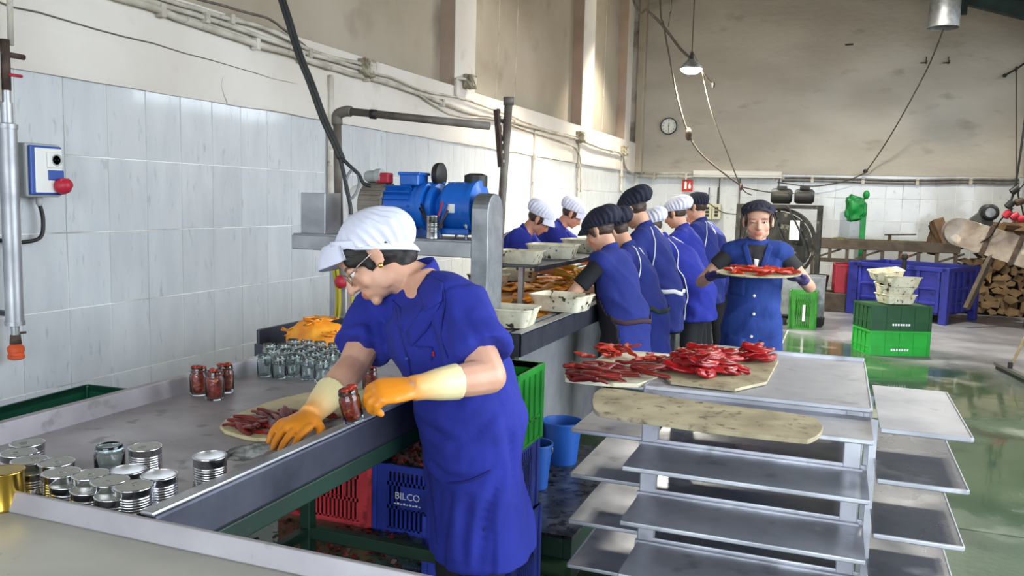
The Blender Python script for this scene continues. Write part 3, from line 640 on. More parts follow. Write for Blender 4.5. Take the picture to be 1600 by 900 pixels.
def build_person(name, label, loc, rotz, J, coat_m, fat=1.0, hem=.48, sleeve=.62, cap=None, glove=None, hand=None, hair=True, vox=.007, cvox=.01,
                 trousers='black_cl', shirt=None, ssl=.72, apron=None, piping=False, brow=(.3, .24, .22), skin_t=(1, 1, 1), glasses=False, hair_m='hair', capo=None, legs=True, cuff=.0, eyes=True, flat=1.0, skirt=1.0, hipw=1.0, slw=1.0, fold=1.0, hshift=(0, 0, 0), group=None, seed=0):
    k = J['k']; t = thing(name, label, 'person', loc, rotz, group); H = J['H']; lat = J['lat']; up = J['up']
    hd = hand or {}
    # ---- body: one continuous skin
    b = MB(); add_head(b, H)
    b.loft([J['neck']-up*.05, J['neck'], H@V((0, -.018, -.075)), H@V((0, -.012, -.02))], [.068*k, .060*k, .056*k, .056*k], n=16)
    b.rloft([J['neck']-up*.03, J['chest'], J['waist'], J['pel']], [(.12*k, .075*k), (.14*k, .1*k), (.13*k, .095*k), (.14*k, .1*k)], ref=lat, n=18)
    b.rloft([J['shL'], J['neck']-up*.03, J['shR']], .055*k)
    gls = []
    for s, sd in (('L', -1), ('R', 1)):
        S, E_, W_ = J['sh'+s], J['el'+s], J['wr'+s]; fd = (W_-E_).normalized()
        b.rloft([S, S.lerp(E_, .5), E_], [.052*k*fat, .047*k*fat, .041*k*fat]); b.rloft([E_, E_.lerp(W_, .3), W_], [.041*k*fat, .040*k*fat, .027*k])
        dd, nn, cu, kw = hd.get(s, (fd+V((0, 0, -.25)), V((0, -.2, -1)), (25, 30, 30, 35), {}))
        hand_lofts(b, W_, dd, nn, sd, cu, k*.97, **kw)
        if glove:
            gl = MB(); gls.append((gl, s)); hand_lofts(gl, W_, dd, nn, sd, cu, k, grow=.0022, **kw)
            gl.loft([W_+V(dd).normalized()*.01, W_-fd*.02, W_-fd*.06, W_-fd*(.085+cuff)], [.031*k, .032*k, .036*k*fat, .039*k*fat+.003], n=16)
    for s in 'LR':
        b.rloft([J['hip'+s], J['kn'+s], J['an'+s]], [.075*k, .05*k, .036*k]); b.rloft([J['an'+s]-V((0, .02, .02)), J['an'+s]+V((0, .12, -.045))], [.035, .03])
    me = voxel(b, vox, 9, 'body'); Hi = H.inverted()
    def tn(co):
        p = Hi@co
        if abs(p.x) < .1 and abs(p.y) < .14 and abs(p.z) < .14:
            if p.y > .086 and abs(p.x) < .023 and -.081 < p.z < -.0555 and p.z > -.082: return (.86*skin_t[0], .55*skin_t[1], .55*skin_t[2])
            if p.y > .045 and .012 < abs(p.x) < .050 and .0165+.06*abs(abs(p.x)-.03)*-1 < p.z < .0265-.10*abs(abs(p.x)-.028): return brow
            if p.y > .05 and abs(abs(p.x)-.03) < .015 and -.004 < p.z < .002: return (.35, .28, .26)
            q = math.hypot(abs(p.x)-.04, p.z+.03); w = max(0, 1-q/.03)*.14 if p.y > .03 else 0
            return (skin_t[0], skin_t[1]*(1-w), skin_t[2]*(1-w))
        return skin_t
    set_tint(me, tn, (tuple(J['headc']), .17), skin_t); obj('body', me, M['skin'], t)
    if eyes:
        for s in (-1, 1):
            e = MB().ell(H@V((s*.030, .0715, -.0008)), .0132*k, H.to_3x3().normalized(), 14, 10).build('eye', M['eye_w'], t, smooth=True)
            MB().ell(H@V((s*.030, .0822, -.001)), (.0062*k, .0032*k, .0062*k), H.to_3x3().normalized(), 12, 8).build('iris', M['eye_i'], e, smooth=True)
    if glove:
        for gl, s in gls:
            me = voxel(gl, min(vox, .0055), 3, 'glove'); w0 = J['wr'+s]; wd_ = (J['wr'+s]-J['el'+s]).normalized()
            def gt(co):
                a = (co-w0).dot(wd_); f = max(0, min(1, (a+.085)/.13)); f = f*f*(3-2*f)
                return (1.0*(1-f)+.92*f, .98*(1-f)+.36*f, .95*(1-f)+.04*f)
            set_tint(me, gt if glove == 'glove_or' else None); obj('glove', me, M[glove], t)
    # ---- coat
    def torso(mb, gr, hem_z, sl, slr=1.0, inc=0):
        n0, ch, wa, pe = J['neck'], J['chest'], J['waist'], J['pel']; f = fat
        fwd = up.cross(lat)*-1
        pts = [n0+up*.004, n0-up*.045, n0.lerp(ch, .55), ch, wa, pe, V((pe.x, pe.y+.005, (pe.z*2+hem_z)/3)), V((pe.x, pe.y, (pe.z+hem_z*2)/3)), V((pe.x, pe.y-.005, hem_z))]
        hs_ = V(hshift); pts[6] = pts[6]+hs_*.3; pts[7] = pts[7]+hs_*.65; pts[8] = pts[8]+hs_
        rr = [(.070*k, .062*k), (.120*k, .078*k), (.165*k*f, .108*k*f), (.172*k*f, .125*k*f), (.162*k*f, .125*k*f*1.02), (.182*k*f*hipw, .142*k*f*hipw), (.186*k*f*skirt, .146*k*f*skirt), (.190*k*f*skirt, .147*k*f*skirt), (.197*k*f*skirt, .152*k*f*skirt)]
        rr = [(a+gr, (c+gr)*(flat if i > 5 else 1)) for i, (a, c) in enumerate(rr)]
        mb.loft(pts, rr, ref=lat, n=28)
        mb.rloft([J['shL'], J['neck']-up*.035, J['shR']], [.062*k*f+gr, .066*k+gr, .062*k*f+gr], n=14)
        for s in 'LR':
            S, E_, W_ = J['sh'+s], J['el'+s], J['wr'+s]
            if sl <= 0: continue
            e1 = S.lerp(E_, min(sl, 1)); pp = [S+(S-e1).normalized()*.01, S.lerp(e1, .5), e1]; r_ = [.066*k*f+gr, (.070*k*f*slw+gr)*slr, (.074*k*f*slw+gr)*slr]
            if sl > 1: pp += [E_.lerp(W_, (sl-1)*.5), E_.lerp(W_, sl-1)]; r_ = [.066*k*f+gr, .062*k*f+gr, .058*k*f+gr, .052*k*f+gr, .044*k*f+gr]
            mb.loft(pp, r_, n=16)
    if shirt:
        s_ = MB(); torso(s_, -.008, J['pel'].z-.1, ssl, .95); obj('shirt', voxel(s_, .009, 4, 'shirt'), M[shirt], t)
    c_ = MB(); torso(c_, 0.006, hem, sleeve)
    me = voxel(c_, cvox, 5, 'coat')
    nv = len(me.vertices); pz = J['pel'].z
    nrms = [V(n_) for n_ in get_normals(me)]
    newco = []
    for v, nrm in zip(me.vertices, nrms):
        p = v.co.copy()
        d = .012*noise.noise(p*5+V((seed, 0, 0)))+.007*noise.noise(p*13+V((0, seed, 0)))+.012*(1-abs(noise.noise(V((p.x*5+p.z*3.5+seed, p.y*5-p.z*3, p.z*2.2)))))**5+.018*(abs(noise.noise(V((p.x*6+p.z*5, p.y*6-p.z*4, p.z*3+seed))))-.2)
        q = V((p.x*9, p.y*9, p.z*2.2+seed)); d += .006*noise.noise(q)
        if p.z < pz:
            w = min(1, (pz-p.z)/.35); a = math.atan2(p.y-J['pel'].y, p.x-J['pel'].x); d += w*.012*math.sin(a*8+3*noise.noise((a, p.z*1.5, seed)))
        d *= fold
        if p.z < hem+.03: nrm = V((nrm.x, nrm.y, 0)); d *= .8
        newco += (p+nrm*d)[:]
    me.vertices.foreach_set('co', newco)
    set_tint(me, None); me.update()
    co = obj('coat', me, M[coat_m], t)
    bvh = BVHTree.FromPolygons([v.co.copy() for v in me.vertices], [tuple(p.vertices) for p in me.polygons])
    fwd = lat.cross(up)*-1; fwd = V((0, 1, 0))
    def snap(p, off=.003):
        q, nr, i, dist = bvh.find_nearest(V(p)); 
        return q+nr*off
    # collar
    n0 = J['neck']; sd = lat; fd = up.cross(lat)
    cp = []
    for i in range(17):
        a = rad(-250+320*i/16); rr_ = .068*k
        cp.append(n0+up*(.022+.006*math.sin(a)*-1)+sd*(math.cos(a)*rr_*1.05)+fd*(math.sin(a)*rr_)-up*(.05*max(0, math.sin(a))))
    MB().loft(cp, [(.005, .022*k)]*17, ref=[(p-n0-up*(p-n0).dot(up)) for p in cp], n=10).build('collar', M[coat_m], co, smooth=True)
    set_tint(co.children[0].data, None)
    # trousers and shoes
    if legs:
        tr = MB()
        tr.rloft([J['hipL'], J['pel'], J['hipR']], .085*k)
        for s in 'LR': tr.loft([J['hip'+s], J['kn'+s], J['an'+s]+V((0, 0, -.01))], [.078*k, .07*k, .063*k], n=14)
        obj('trousers', voxel(tr, .012, 4, 'trousers'), M[trousers], t)
        for s in 'LR':
            a = J['an'+s]; x, y = a.x, a.y
            sh = MB().prism([(x-.04, y-.06), (x+.04, y-.06), (x+.045, y+.06), (x+.042, y+.14), (x+.02, y+.18), (x-.02, y+.18), (x-.042, y+.14), (x-.045, y+.06)], .0, .03).build('shoe', M['shoe_w'], t, bevel=.006)
            MB().rloft([(x, y-.02, .065), (x, y+.05, .06), (x, y+.13, .045)], [(.040, .045), (.042, .04), (.038, .022)], ref=(1, 0, 0)).build('shoe_upper', M['shoe'], sh, smooth=True)
    # hair
    if hair:
        h_ = MB(); R = H.to_3x3().normalized(); c = lambda x, y, z: H@V((x, y, z))
        hs = 1 if hair == 'bun' else .955
        h_.ell(c(0, -.032, .012), (.081*k*hs, .083*k*hs, .080*k*hs), R, 22, 14); h_.ell(c(0, -.03, .05), (.078*k, .09*k, .06*k), R)
        for s in (-1, 1): h_.ell(c(s*.064, .022, .022), (.014*k, .036*k, .034*k), R); h_.ell(c(s*.066, .024, -.012), (.010*k, .014*k, .024*k), R)
        if hair == 'bun':
            for s in (-1, 1): h_.ell(c(s*.065, .036, .032), (.015*k, .04*k, .036*k), R)
        if hair == 'bun': h_.ell(c(0, -.075, -.05), (.05*k, .035*k, .04*k), R); h_.ell(c(0, -.045, -.062), (.055*k, .04*k, .04*k), R)
        me2 = voxel(h_, .006, 3, 'hair')
        newco = []
        for v, n_ in zip(me2.vertices, get_normals(me2)): newco += (v.co+V(n_)*(.004*noise.noise(V((v.co.x*30, v.co.y*30, v.co.z*70)))))[:]
        me2.vertices.foreach_set('co', newco)
        obj('hair', me2, M[hair_m], t)
    if cap: make_cap(t, H, k, cap, **(capo or {}))
    if glasses:
        fr = MB()
        for s in (-1, 1):
            ring = [H@V((s*.033+.025*math.cos(a), .099-.008*abs(math.cos(a)), -.004+.020*math.sin(a))) for a in [2*math.pi*i/16 for i in range(17)]]
            fr.tube(ring, .0013, 6)
            fr.tube([H@V((s*.058, .092, .0)), H@V((s*.075, .05, .004)), H@V((s*.082, -.005, .006))], .0015, 6)
            l_ = MB(); l_.ell(H@V((s*.033, .0985, -.004)), (.024*k, .0012, .019*k), H.to_3x3().normalized(), 16, 8)
        fr.tube([H@V((-.009, .1, .0)), H@V((0, .104, .003)), H@V((.009, .1, .0))], .0013, 6)
        gf = fr.build('glasses', mat('glasses_frame', g('b9a9a0'), .3, .8), t, smooth=True)
        for s in (-1, 1): MB().ell(H@V((s*.033, .0985, -.004)), (.024*k, .0012, .019*k), H.to_3x3().normalized(), 16, 8).build('lens', M['lens'], gf, smooth=True)
    if apron:
        am, f0, zt, zb = apron[:4]; bm = bmesh.new(); bm.from_mesh(co.data)
        def keep(f):
            c0 = f.calc_center_median(); n_ = f.normal
            if c0.z > zt or c0.z < zb: return False
            if c0.z > pz+.18: return n_.y > .45 and abs(c0.x) < .12*k
            return n_.y > f0 or (c0.z < pz+.1 and n_.y > f0-.5)
        bmesh.ops.delete(bm, geom=[f for f in bm.faces if not keep(f)], context='FACES')
        for v in bm.verts: v.co += v.normal*.007
        me3 = bpy.data.meshes.new('apron'); bm.to_mesh(me3); bm.free(); ap = obj('apron', me3, M[am], t)
        so = ap.modifiers.new('solid', 'SOLIDIFY'); so.thickness = .004; so.offset = 1
        # waist tie round the back
        ring = []
        for i in range(25):
            a = rad(-205+230*i/24); z = pz+.08
            ring.append(snap(V((math.cos(a)*.2, J['pel'].y+.02+math.sin(a)*.2, z)), .006))
        MB().loft(ring, [(.004, .014)]*25, ref=[(p-V((0, 0, p.z))-V((J['pel'].x, J['pel'].y, 0))) for p in ring], n=8).build('waist_tie', M[apron[4]], ap, smooth=True)
    if piping:
        zt = J['chest'].z; pe = J['pel']
        for s in (-1, 1):
            q = [snap(J['neck']+V((s*.06*k, -.04, -.0))), snap(J['chest'].lerp(J['neck'], .5)+V((s*.15*k, -.10, 0))), snap(J['chest']+V((s*.17*k, -.05, -.06))), snap(J['waist']+V((s*.16*k, .0, 0))), snap(pe+V((s*.2*k, .03, -.02))), snap(V((s*.2*k, .02, (pe.z+hem)/2))), snap(V((s*.21*k, .02, hem+.02)))]
            q2 = []
            for p in smooth_path(q, 6): q2.append(snap(p, .003))
            MB().tube(q2, .0045, 6).build('apron_piping', M['piping'], t, smooth=True)
    return t, co, bvh, snap
def patch(bvh, poly, proj, m, parent, name, off=.004, th=.003, cuts=3):
    """cloth patch: poly corners pushed onto the garment by proj(point) -> (origin, direction)"""
    bm = bmesh.new(); f = bm.faces.new([bm.verts.new(p) for p in poly]); bmesh.ops.triangulate(bm, faces=[f])
    bmesh.ops.subdivide_edges(bm, edges=bm.edges[:], cuts=cuts, use_grid_fill=True); bmesh.ops.triangulate(bm, faces=bm.faces[:])
    dead = []
    for v in bm.verts:
        o_, d_ = proj(v.co); h_ = bvh.ray_cast(o_, d_)
        if h_[0] is None: dead.append(v)
        else: v.co = h_[0]-d_*off
    if dead: bmesh.ops.delete(bm, geom=dead, context='VERTS')
    me = bpy.data.meshes.new(name); bm.to_mesh(me); bm.free(); me.polygons.foreach_set('use_smooth', [True]*len(me.polygons)); set_tint(me, None)
    o = obj(name, me, M[m], parent); so = o.modifiers.new('solid', 'SOLIDIFY'); so.thickness = th; so.offset = 0
    return o
def make_cap(t, H, k, mname, puff=1.0, back=.0, visor=.062, drop=.035, vis_m=None, tall=1.0, band=True, tilt=.3, lift=.04, cz=.062, cy=-.022, ryf=.116, bz=None, vr=66):
    R = H.to_3x3().normalized(); m_ = MB(); I = Matrix.Identity(3)
    m_.ell((0, cy-back*.5, cz), (.092*puff, ryf*puff+back*.5, .085*tall), I, 26, 16)
    m_.ell((0, -.05-back, cz if bz is None else bz), (.090*puff, .092*puff, .078*tall), I, 26, 16)
    me = voxel(m_, .006, 4, 'cap')
    newco = []
    for v, n_ in zip(me.vertices, get_normals(me)):
        p = v.co.copy(); pl = lift+tilt*p.y
        a = math.atan2(p.x, p.y+.03)
        d = .0045*math.sin(a*22+2*noise.noise(p*18))*max(0, min(1, (.13-p.z)/.06))+.006*noise.noise(p*14)
        q = p+V(n_)*d
        if q.z < pl: q.z = pl-.004*math.sin(a*16)
        newco += (H@q)[:]
    me.vertices.foreach_set('co', newco); me.update()
    cp = obj('cap', me, M[mname], t)
    if band:
        bp = []
        for i in range(29):
            a = rad(-230+280*i/28); x, y = math.cos(a)*.083, -.010+math.sin(a)*.103
            bp.append(H@V((x, y, lift+.006+tilt*y)))
        MB().loft(bp, [(.004, .014)]*29, ref=[R@V((p_x, p_y, 0)) for p_x, p_y in [(math.cos(rad(-230+280*i/28)), math.sin(rad(-230+280*i/28))) for i in range(29)]], n=8).build('cap_band', M[mname], cp, smooth=True)
    vs = []; fs = []; na, nr = 20, 6
    for lay in (0, 1):
        for i in range(na+1):
            a = rad(90-vr+2*vr*i/na)
            for j in range(nr+1):
                e = j/nr; ext = visor*e*math.sin(a)**1.1*1.0
                x = math.cos(a)*(.080+.012*e); y = -.010+math.sin(a)*.100+ext; z = lift+tilt*.09+.004-drop*e*(.5+.5*e)-.030*math.cos(a)**2*(1+.5*e)
                vs.append(H@V((x, y, z+(.004 if lay else 0))))
    S = (na+1)*(nr+1)
    for lay in (0, 1):
        for i in range(na):
            for j in range(nr):
                f = (lay*S+i*(nr+1)+j, lay*S+(i+1)*(nr+1)+j, lay*S+(i+1)*(nr+1)+j+1, lay*S+i*(nr+1)+j+1)
                fs.append(f if lay == 0 else tuple(reversed(f)))
    for i in range(na): fs.append((i*(nr+1)+nr, (i+1)*(nr+1)+nr, S+(i+1)*(nr+1)+nr, S+i*(nr+1)+nr))
    for e_ in (0, na):
        for j in range(nr): fs.append((e_*(nr+1)+j, e_*(nr+1)+j+1, S+e_*(nr+1)+j+1, S+e_*(nr+1)+j))
    MB().add(vs, fs).build('visor', M[vis_m or mname], cp, smooth=True)
    return cp
def pose_to(top, **P):
    J = pose(1.7, **P); z = (J['H']@V((0, -.03, .155))).z
    return pose(1.7*top/z, **P)
# ---- the woman in front, filling jars at the table
A0 = rad(136); ROOT = V((PD(745, 640, 2.42).x, PD(745, 640, 2.42).y, 0))
MW = Matrix.Translation(ROOT)@Matrix.Rotation(A0, 4, 'Z'); MI = MW.inverted()
def L_(x, y, D): return MI@PD(x, y, D)
J = {'k': 1.0}
J['pel'] = L_(738, 655, 2.42); J['waist'] = L_(722, 590, 2.40); J['chest'] = L_(684, 520, 2.37); J['neck'] = L_(652, 440, 2.36)
J['up'] = (J['neck']-J['chest']).normalized()
J['shL'] = L_(716, 482, 2.22); J['elL'] = L_(764, 588, 2.10); J['wrL'] = L_(650, 606, 1.98)
J['shR'] = L_(594, 486, 2.50); J['elR'] = L_(552, 572, 2.38); J['wrR'] = L_(487, 648, 2.17)
J['lat'] = V((1, 0, 0))
# head frame straight from the view: profile to the left, looking down
def wdir(x, y, z): return (CR*x+CU*y-CF*z)   # right, up, towards camera
fy = wdir(-.73, -.66, .16).normalized(); fz0 = wdir(-.66, .73, .05); fx = fy.cross(fz0).normalized(); fz = fx.cross(fy)
hc = PD(583, 403, 2.33); Rw = Matrix((fx, fy, fz)).transposed()
J['headc'] = MI@hc; J['H'] = Matrix.Translation(J['headc'])@(MI.to_3x3()@Rw).to_4x4()@Matrix.Scale(.97, 4)
for s, q in (('L', -1), ('R', 1)):
    J['hip'+s] = J['pel']+V((q*.09, 0, -.03)); J['kn'+s] = V((J['pel'].x+q*.1, J['pel'].y+.01, .47)); J['an'+s] = V((J['pel'].x+q*.11, J['pel'].y-.03, .08))
jarp = PD(553, 633, 1.93)
dL = MI.to_3x3()@(PD(585, 612, 1.94)-PD(650, 606, 1.98)); nL = MI.to_3x3()@wdir(-.25, -.85, -.55)
dR = MI.to_3x3()@(PD(405, 700, 1.97)-PD(487, 648, 2.17)); nR = MI.to_3x3()@wdir(.1, -.8, -.6)
hands = {'L': (dL, nL, (48, 52, 56, 58), dict(sp=1.0, thumb=(.85, .2, .5))), 'R': (dR, nR, (14, 16, 20, 24), dict(sp=1.35, thumb=(.5, .75, .35)))}
mw, mcoat, mb_, msnap = build_person('person', 'woman in white cap, glasses and orange gloves bending over the steel table', ROOT, A0, J, 'coat', fat=1.1, hem=.455, sleeve=.72,
   cap='white_cl', capo=dict(puff=1.0, back=.015, visor=.05, drop=.04, tall=1.0, tilt=.85, lift=.03, cz=.045, cy=-.018, ryf=.104, bz=.025, vr=60), skirt=.82, hipw=.94, slw=1.0, fold=.65, hshift=tuple(MI.to_3x3()@(CR*.035)), glove='glove_or', hand=hands, hair='bun', vox=.0042, cvox=.008, glasses=True, cuff=.03, seed=3, brow=(.22, .18, .17))
H = J['H']
MB().ell(H@V((-.083, .004, -.036)), .0075, None, 12, 8).build('earring', M['pearl'], mw, smooth=True)
# folds pressed into the cloth
def crease(ob, bvh, paths, depth=.007, w=.013):
    me = ob.data; n = len(me.vertices); co = np.zeros(n*3); me.vertices.foreach_get('co', co); co = co.reshape(-1, 3); nr = np.array(get_normals(me))
    for path in paths:
        q = []
        for p in smooth_path([PD(x, y, 2.2) for x, y in path], 6):
            h_ = bvh.ray_cast(MI@CAM, (MI.to_3x3()@(p-CAM)).normalized())
            if h_[0] is not None: q.append(np.array(h_[0]))
        if len(q) < 2: continue
        m = len(q); r = np.full(n, 9.0); amp = np.zeros(n)
        for i, a in enumerate(q):
            d = np.linalg.norm(co-a, axis=1); k_ = d < r; r[k_] = d[k_]; amp[k_] = math.sin(math.pi*(i+.7)/(m+.4))**.7
        dd = amp*(-depth*np.exp(-(r/w)**2)+depth*.7*np.exp(-((r-2.2*w)/(1.3*w))**2))
        co = co+nr*dd[:, None]
    me.vertices.foreach_set('co', co.ravel()); me.update()
crease(mcoat, mb_, [[(690, 455), (694, 500), (704, 565)], [(655, 690), (690, 738), (735, 750), (778, 725)], [(640, 640), (668, 668), (710, 692)], [(778, 640), (740, 680), (700, 705)], [(785, 740), (760, 800), (748, 880)],
   [(705, 765), (698, 820), (694, 885)], [(722, 490), (742, 520), (758, 556)], [(748, 500), (768, 530), (780, 560)], [(618, 500), (628, 545), (650, 590)], [(700, 590), (690, 615), (660, 640)], [(735, 600), (715, 625), (690, 640)], [(580, 505), (585, 545), (572, 580)], [(560, 520), (560, 550), (552, 575)], [(790, 660), (800, 720), (806, 800)], [(650, 560), (668, 585), (700, 600)], [(730, 780), (726, 830), (722, 880)]])
# pocket, seams and buttons laid on the coat
def on_coat(path, r=.0022, name='seam', m='coat', k=6):
    q = []
    for p in smooth_path(path, k):
        h_ = mb_.ray_cast(MI@CAM, (MI.to_3x3()@(p-CAM)).normalized())
        if h_[0] is not None: q.append(h_[0]+h_[1]*.0012)
    o = MB().tube(q, r, 5).build(name, M[m], mcoat, smooth=True)
    if m == 'coat': set_tint(o.data, lambda c: (.55, .55, .6))
    return o
on_coat([PD(638, 536, 2.2), PD(655, 542, 2.2), PD(676, 543, 2.2)], .0028, 'pocket_edge')
on_coat([PD(638, 536, 2.2), PD(644, 590, 2.2), PD(672, 600, 2.2), PD(676, 543, 2.2)], .0016, 'pocket_seam')
on_coat([PD(618, 475, 2.2), PD(628, 520, 2.2), PD(640, 570, 2.2), PD(660, 620, 2.2)], .003, 'front_placket')
on_coat([PD(690, 440, 2.2), PD(695, 470, 2.15), PD(690, 520, 2.1), PD(700, 560, 2.1)], .0025, 'sleeve_seam')
on_coat([PD(672, 735, 2.2), PD(690, 752, 2.2), PD(730, 752, 2.2), PD(768, 735, 2.2)], .004, 'pocket_edge')
on_coat([PD(668, 722, 2.2), PD(676, 780, 2.2), PD(684, 850, 2.2)], .003, 'side_slit')
on_coat([PD(677, 549, 2.2), PD(678, 556, 2.2)], .004, 'red_tag', 'red_pl')
cproj = lambda p: (MI@CAM, (MI.to_3x3()@(p-CAM)).normalized())
patch(mb_, [PD(x, y, 2.2) for x, y in ((668, 428), (692, 442), (690, 470), (664, 488), (652, 452))], cproj, 'coat', mcoat, 'collar_flap', .007)
patch(mb_, [PD(x, y, 2.2) for x, y in ((662, 478), (688, 474), (668, 515), (640, 545), (634, 520))], cproj, 'coat', mcoat, 'lapel', .005)
patch(mb_, [PD(x, y, 2.2) for x, y in ((612, 468), (625, 480), (632, 520), (618, 505))], cproj, 'coat', mcoat, 'lapel', .005)
patch(mb_, [PD(x, y, 2.2) for x, y in ((638, 537), (676, 544), (672, 600), (644, 592))], cproj, 'coat', mcoat, 'chest_pocket', .003)
for (x, y) in ((636, 560), (652, 604)):
    MB().ell((mb_.ray_cast(MI@CAM, (MI.to_3x3()@(PD(x, y, 2.2)-CAM)).normalized())[0] or MI@PD(x, y, 2.2)), .006, None, 10, 6).build('button', M['blue_pl'], mcoat, smooth=True)

# ---- woman carrying the tray towards the camera
c = PD(1180, 430, 5.0); CX, CY = c.x, c.y
face = math.atan2(CAM.y-CY, CAM.x-CX+.25)-math.pi/2
J = pose_to(1.525, lean=1, head=4, LH=(-.245, .20, 1.075), RH=(.245, .20, 1.075), polL=(-.55, -.6, -.6), polR=(.55, -.6, -.6), hroll=2)
J['H'] = J['H']@Matrix.Diagonal((1.20, 1.06, 1.06, 1))
hc_ = {'L': (V((.5, .8, .0)), V((.2, 0, .95)), (8, 10, 12, 14), dict(thumb=(.8, .5, .1))), 'R': (V((-.5, .8, 0)), V((-.2, 0, .95)), (8, 10, 12, 14), dict(thumb=(.8, .5, .1)))}
carrier, ccoat, cb_, csnap = build_person('person', 'woman in navy cap walking forward with a round tray of peppers', (CX, CY, 0), face, J, 'coat_dk', fat=1.02, hem=.5, sleeve=0, cap='navy', capo=dict(puff=.98, visor=.035, drop=.012, tall=.86, lift=.056, tilt=.36), cuff=-.045, ssl=.5, hair_m='hair_br',
   glove='glove_vi', hand=hc_, vox=.0055, cvox=.009, shirt='charcoal', trousers='black_cl', seed=11)
for z in (1.12, .98, .84, .7): MB().ell(csnap(V((0, .25, z)), .002), (.009, .004, .009), None, 12, 6).build('button', M['white_pl'], ccoat, smooth=True)
zn = J['neck'].z; fproj = lambda p: (V((p.x, 1.2, p.z)), V((0, -1, 0)))
patch(cb_, [V((-.062, 0, zn+.0)), V((.062, 0, zn+.0)), V((.03, 0, zn-.10)), V((0, 0, zn-.165)), V((-.03, 0, zn-.10))], fproj, 'charcoal', carrier, 'shirt_front', .003)
patch(cb_, [V((-.012, 0, zn-.085)), V((.016, 0, zn-.08)), V((.012, 0, zn-.12)), V((-.004, 0, zn-.135))], fproj, 'white_ink', carrier, 'shirt_print', .006)
for s in (-1, 1): patch(cb_, [V((s*.06, 0, zn+.015)), V((s*.088, 0, zn-.005)), V((s*.06, 0, zn-.10)), V((s*.004, 0, zn-.175)), V((s*.028, 0, zn-.09))][::s], fproj, 'coat_dk', ccoat, 'lapel', .008)
patch(cb_, [V((.06, 0, zn-.20)), V((.14, 0, zn-.20)), V((.14, 0, zn-.30)), V((.06, 0, zn-.30))], fproj, 'coat_dk', ccoat, 'chest_pocket', .004)
patch(cb_, [V((-.012, 0, zn-.66)), V((.012, 0, zn-.66)), V((.035, 0, .50)), V((-.02, 0, .50))], fproj, 'black_cl', ccoat, 'coat_slit', .003)
for s in (-1, 1): patch(cb_, [V((s*.04, 0, zn-.55)), V((s*.16, 0, zn-.53)), V((s*.16, 0, zn-.70)), V((s*.04, 0, zn-.70))][::s], fproj, 'coat_dk', ccoat, 'hip_pocket', .004)

# ---- workers along the conveyor
def worker(label, px, Y, X, face_deg, **kw):
    P = dict(top=1.6, lean=14, head=36, LH=(-.22, .42, .98), RH=(.20, .42, .98)); P.update(kw.pop('P', {})); J = pose_to(**P)
    build_person('person', label, (X, Y, 0), rad(face_deg), J, kw.pop('coat', 'coat'), glove=kw.pop('glove', 'glove_bl'), seed=kw.pop('seed', 1), vox=kw.pop('vox', .0085), cvox=.012, hair_m='hair_br', **kw)
WX = 2.36
worker('woman in navy cap and black apron, nearest worker at the conveyor', 0, 4.62, WX-.06, 80, P=dict(top=1.44, lean=16, head=30, LH=(-.26, .40, .84), RH=(.14, .42, .86), hyaw=8), cap='navy', capo=dict(puff=1.02, back=.05, visor=.055, drop=.03), sleeve=0, shirt='black_cl',
   apron=('apron_bk', .25, 1.12, .3, 'apron_tie'), hem=.50, seed=21, fat=1.0, coat='coat_nv', trousers='black_cl')
worker('stooping woman in navy cap hidden behind the nearest conveyor worker', 0, 5.2, WX-.06, 84, P=dict(top=1.41, lean=20, head=40, LH=(-.2, .42, .9), RH=(.2, .42, .9)), cap='navy', capo=dict(puff=1.04, back=.05, visor=.05), sleeve=.7, piping=True, apron=('apron_gr', .3, 1.1, .35, 'apron_gr'), hem=.46, seed=5, coat='coat_nv', trousers='grey_cl')
worker('tall woman in navy cap with white piping crossing her blue back', 0, 5.62, WX-.06, 86, P=dict(top=1.56, lean=17, head=36, LH=(-.2, .42, 1.0), RH=(.2, .42, 1.0)), cap='navy', capo=dict(puff=1.03, back=.05, visor=.06, drop=.035), sleeve=.85, piping=True, apron=('apron_gr', .3, 1.15, .4, 'piping'), hem=.62, seed=8, coat='coat_nv', trousers='grey_cl')
worker('bent over woman with white cap in bright blue smock', 0, 6.42, WX+.05, 84, P=dict(top=1.43, lean=36, head=30, LH=(-.2, .5, .9), RH=(.2, .5, .9)), cap='white_cl', capo=dict(puff=1.05, back=.04), sleeve=1.2, piping=True, hem=.60, seed=13, coat='coat', trousers='black_cl')
worker('woman with round white cap behind the bent bright blue smock', 0, 6.98, WX-.05, 84, P=dict(top=1.53, lean=16, head=26, LH=(-.2, .42, .95), RH=(.2, .42, .95)), cap='white_cl', capo=dict(puff=1.06, back=.05, visor=.03), sleeve=.85, hem=.55, seed=17, coat='coat', trousers='black_cl')
worker('worker in black cap standing tallest near the red wall sign', 0, 7.6, WX-.05, 84, P=dict(top=1.60, lean=10, head=14), cap='navy', capo=dict(puff=1.0, visor=.04), sleeve=.85, piping=True, hem=.6, seed=19, coat='coat_nv', trousers='black_cl')
worker('farthest bent worker with white cap at the end of conveyor', 0, 8.5, WX-.02, 88, P=dict(top=1.52, lean=26, head=34), cap='white_cl', capo=dict(puff=1.05, back=.03), sleeve=.85, piping=True, apron=('apron_gr', .3, 1.1, .4, 'apron_gr'), hem=.6, seed=23, coat='coat_nv', trousers='black_cl')
worker('woman in white cap with yellow gloves, first across the conveyor', 0, 6.05, .90, -80, P=dict(top=1.46, lean=32, head=40, LH=(-.10, .62, .96), RH=(.16, .58, .94)), cap='white_cl', capo=dict(puff=1.02, back=.02, visor=.05), glove='glove_ye', sleeve=.8, piping=True, apron=('apron_gr', .3, 1.1, .4, 'apron_gr'), seed=29, coat='coat', glasses=False, skin_t=(.96, .82, .78))
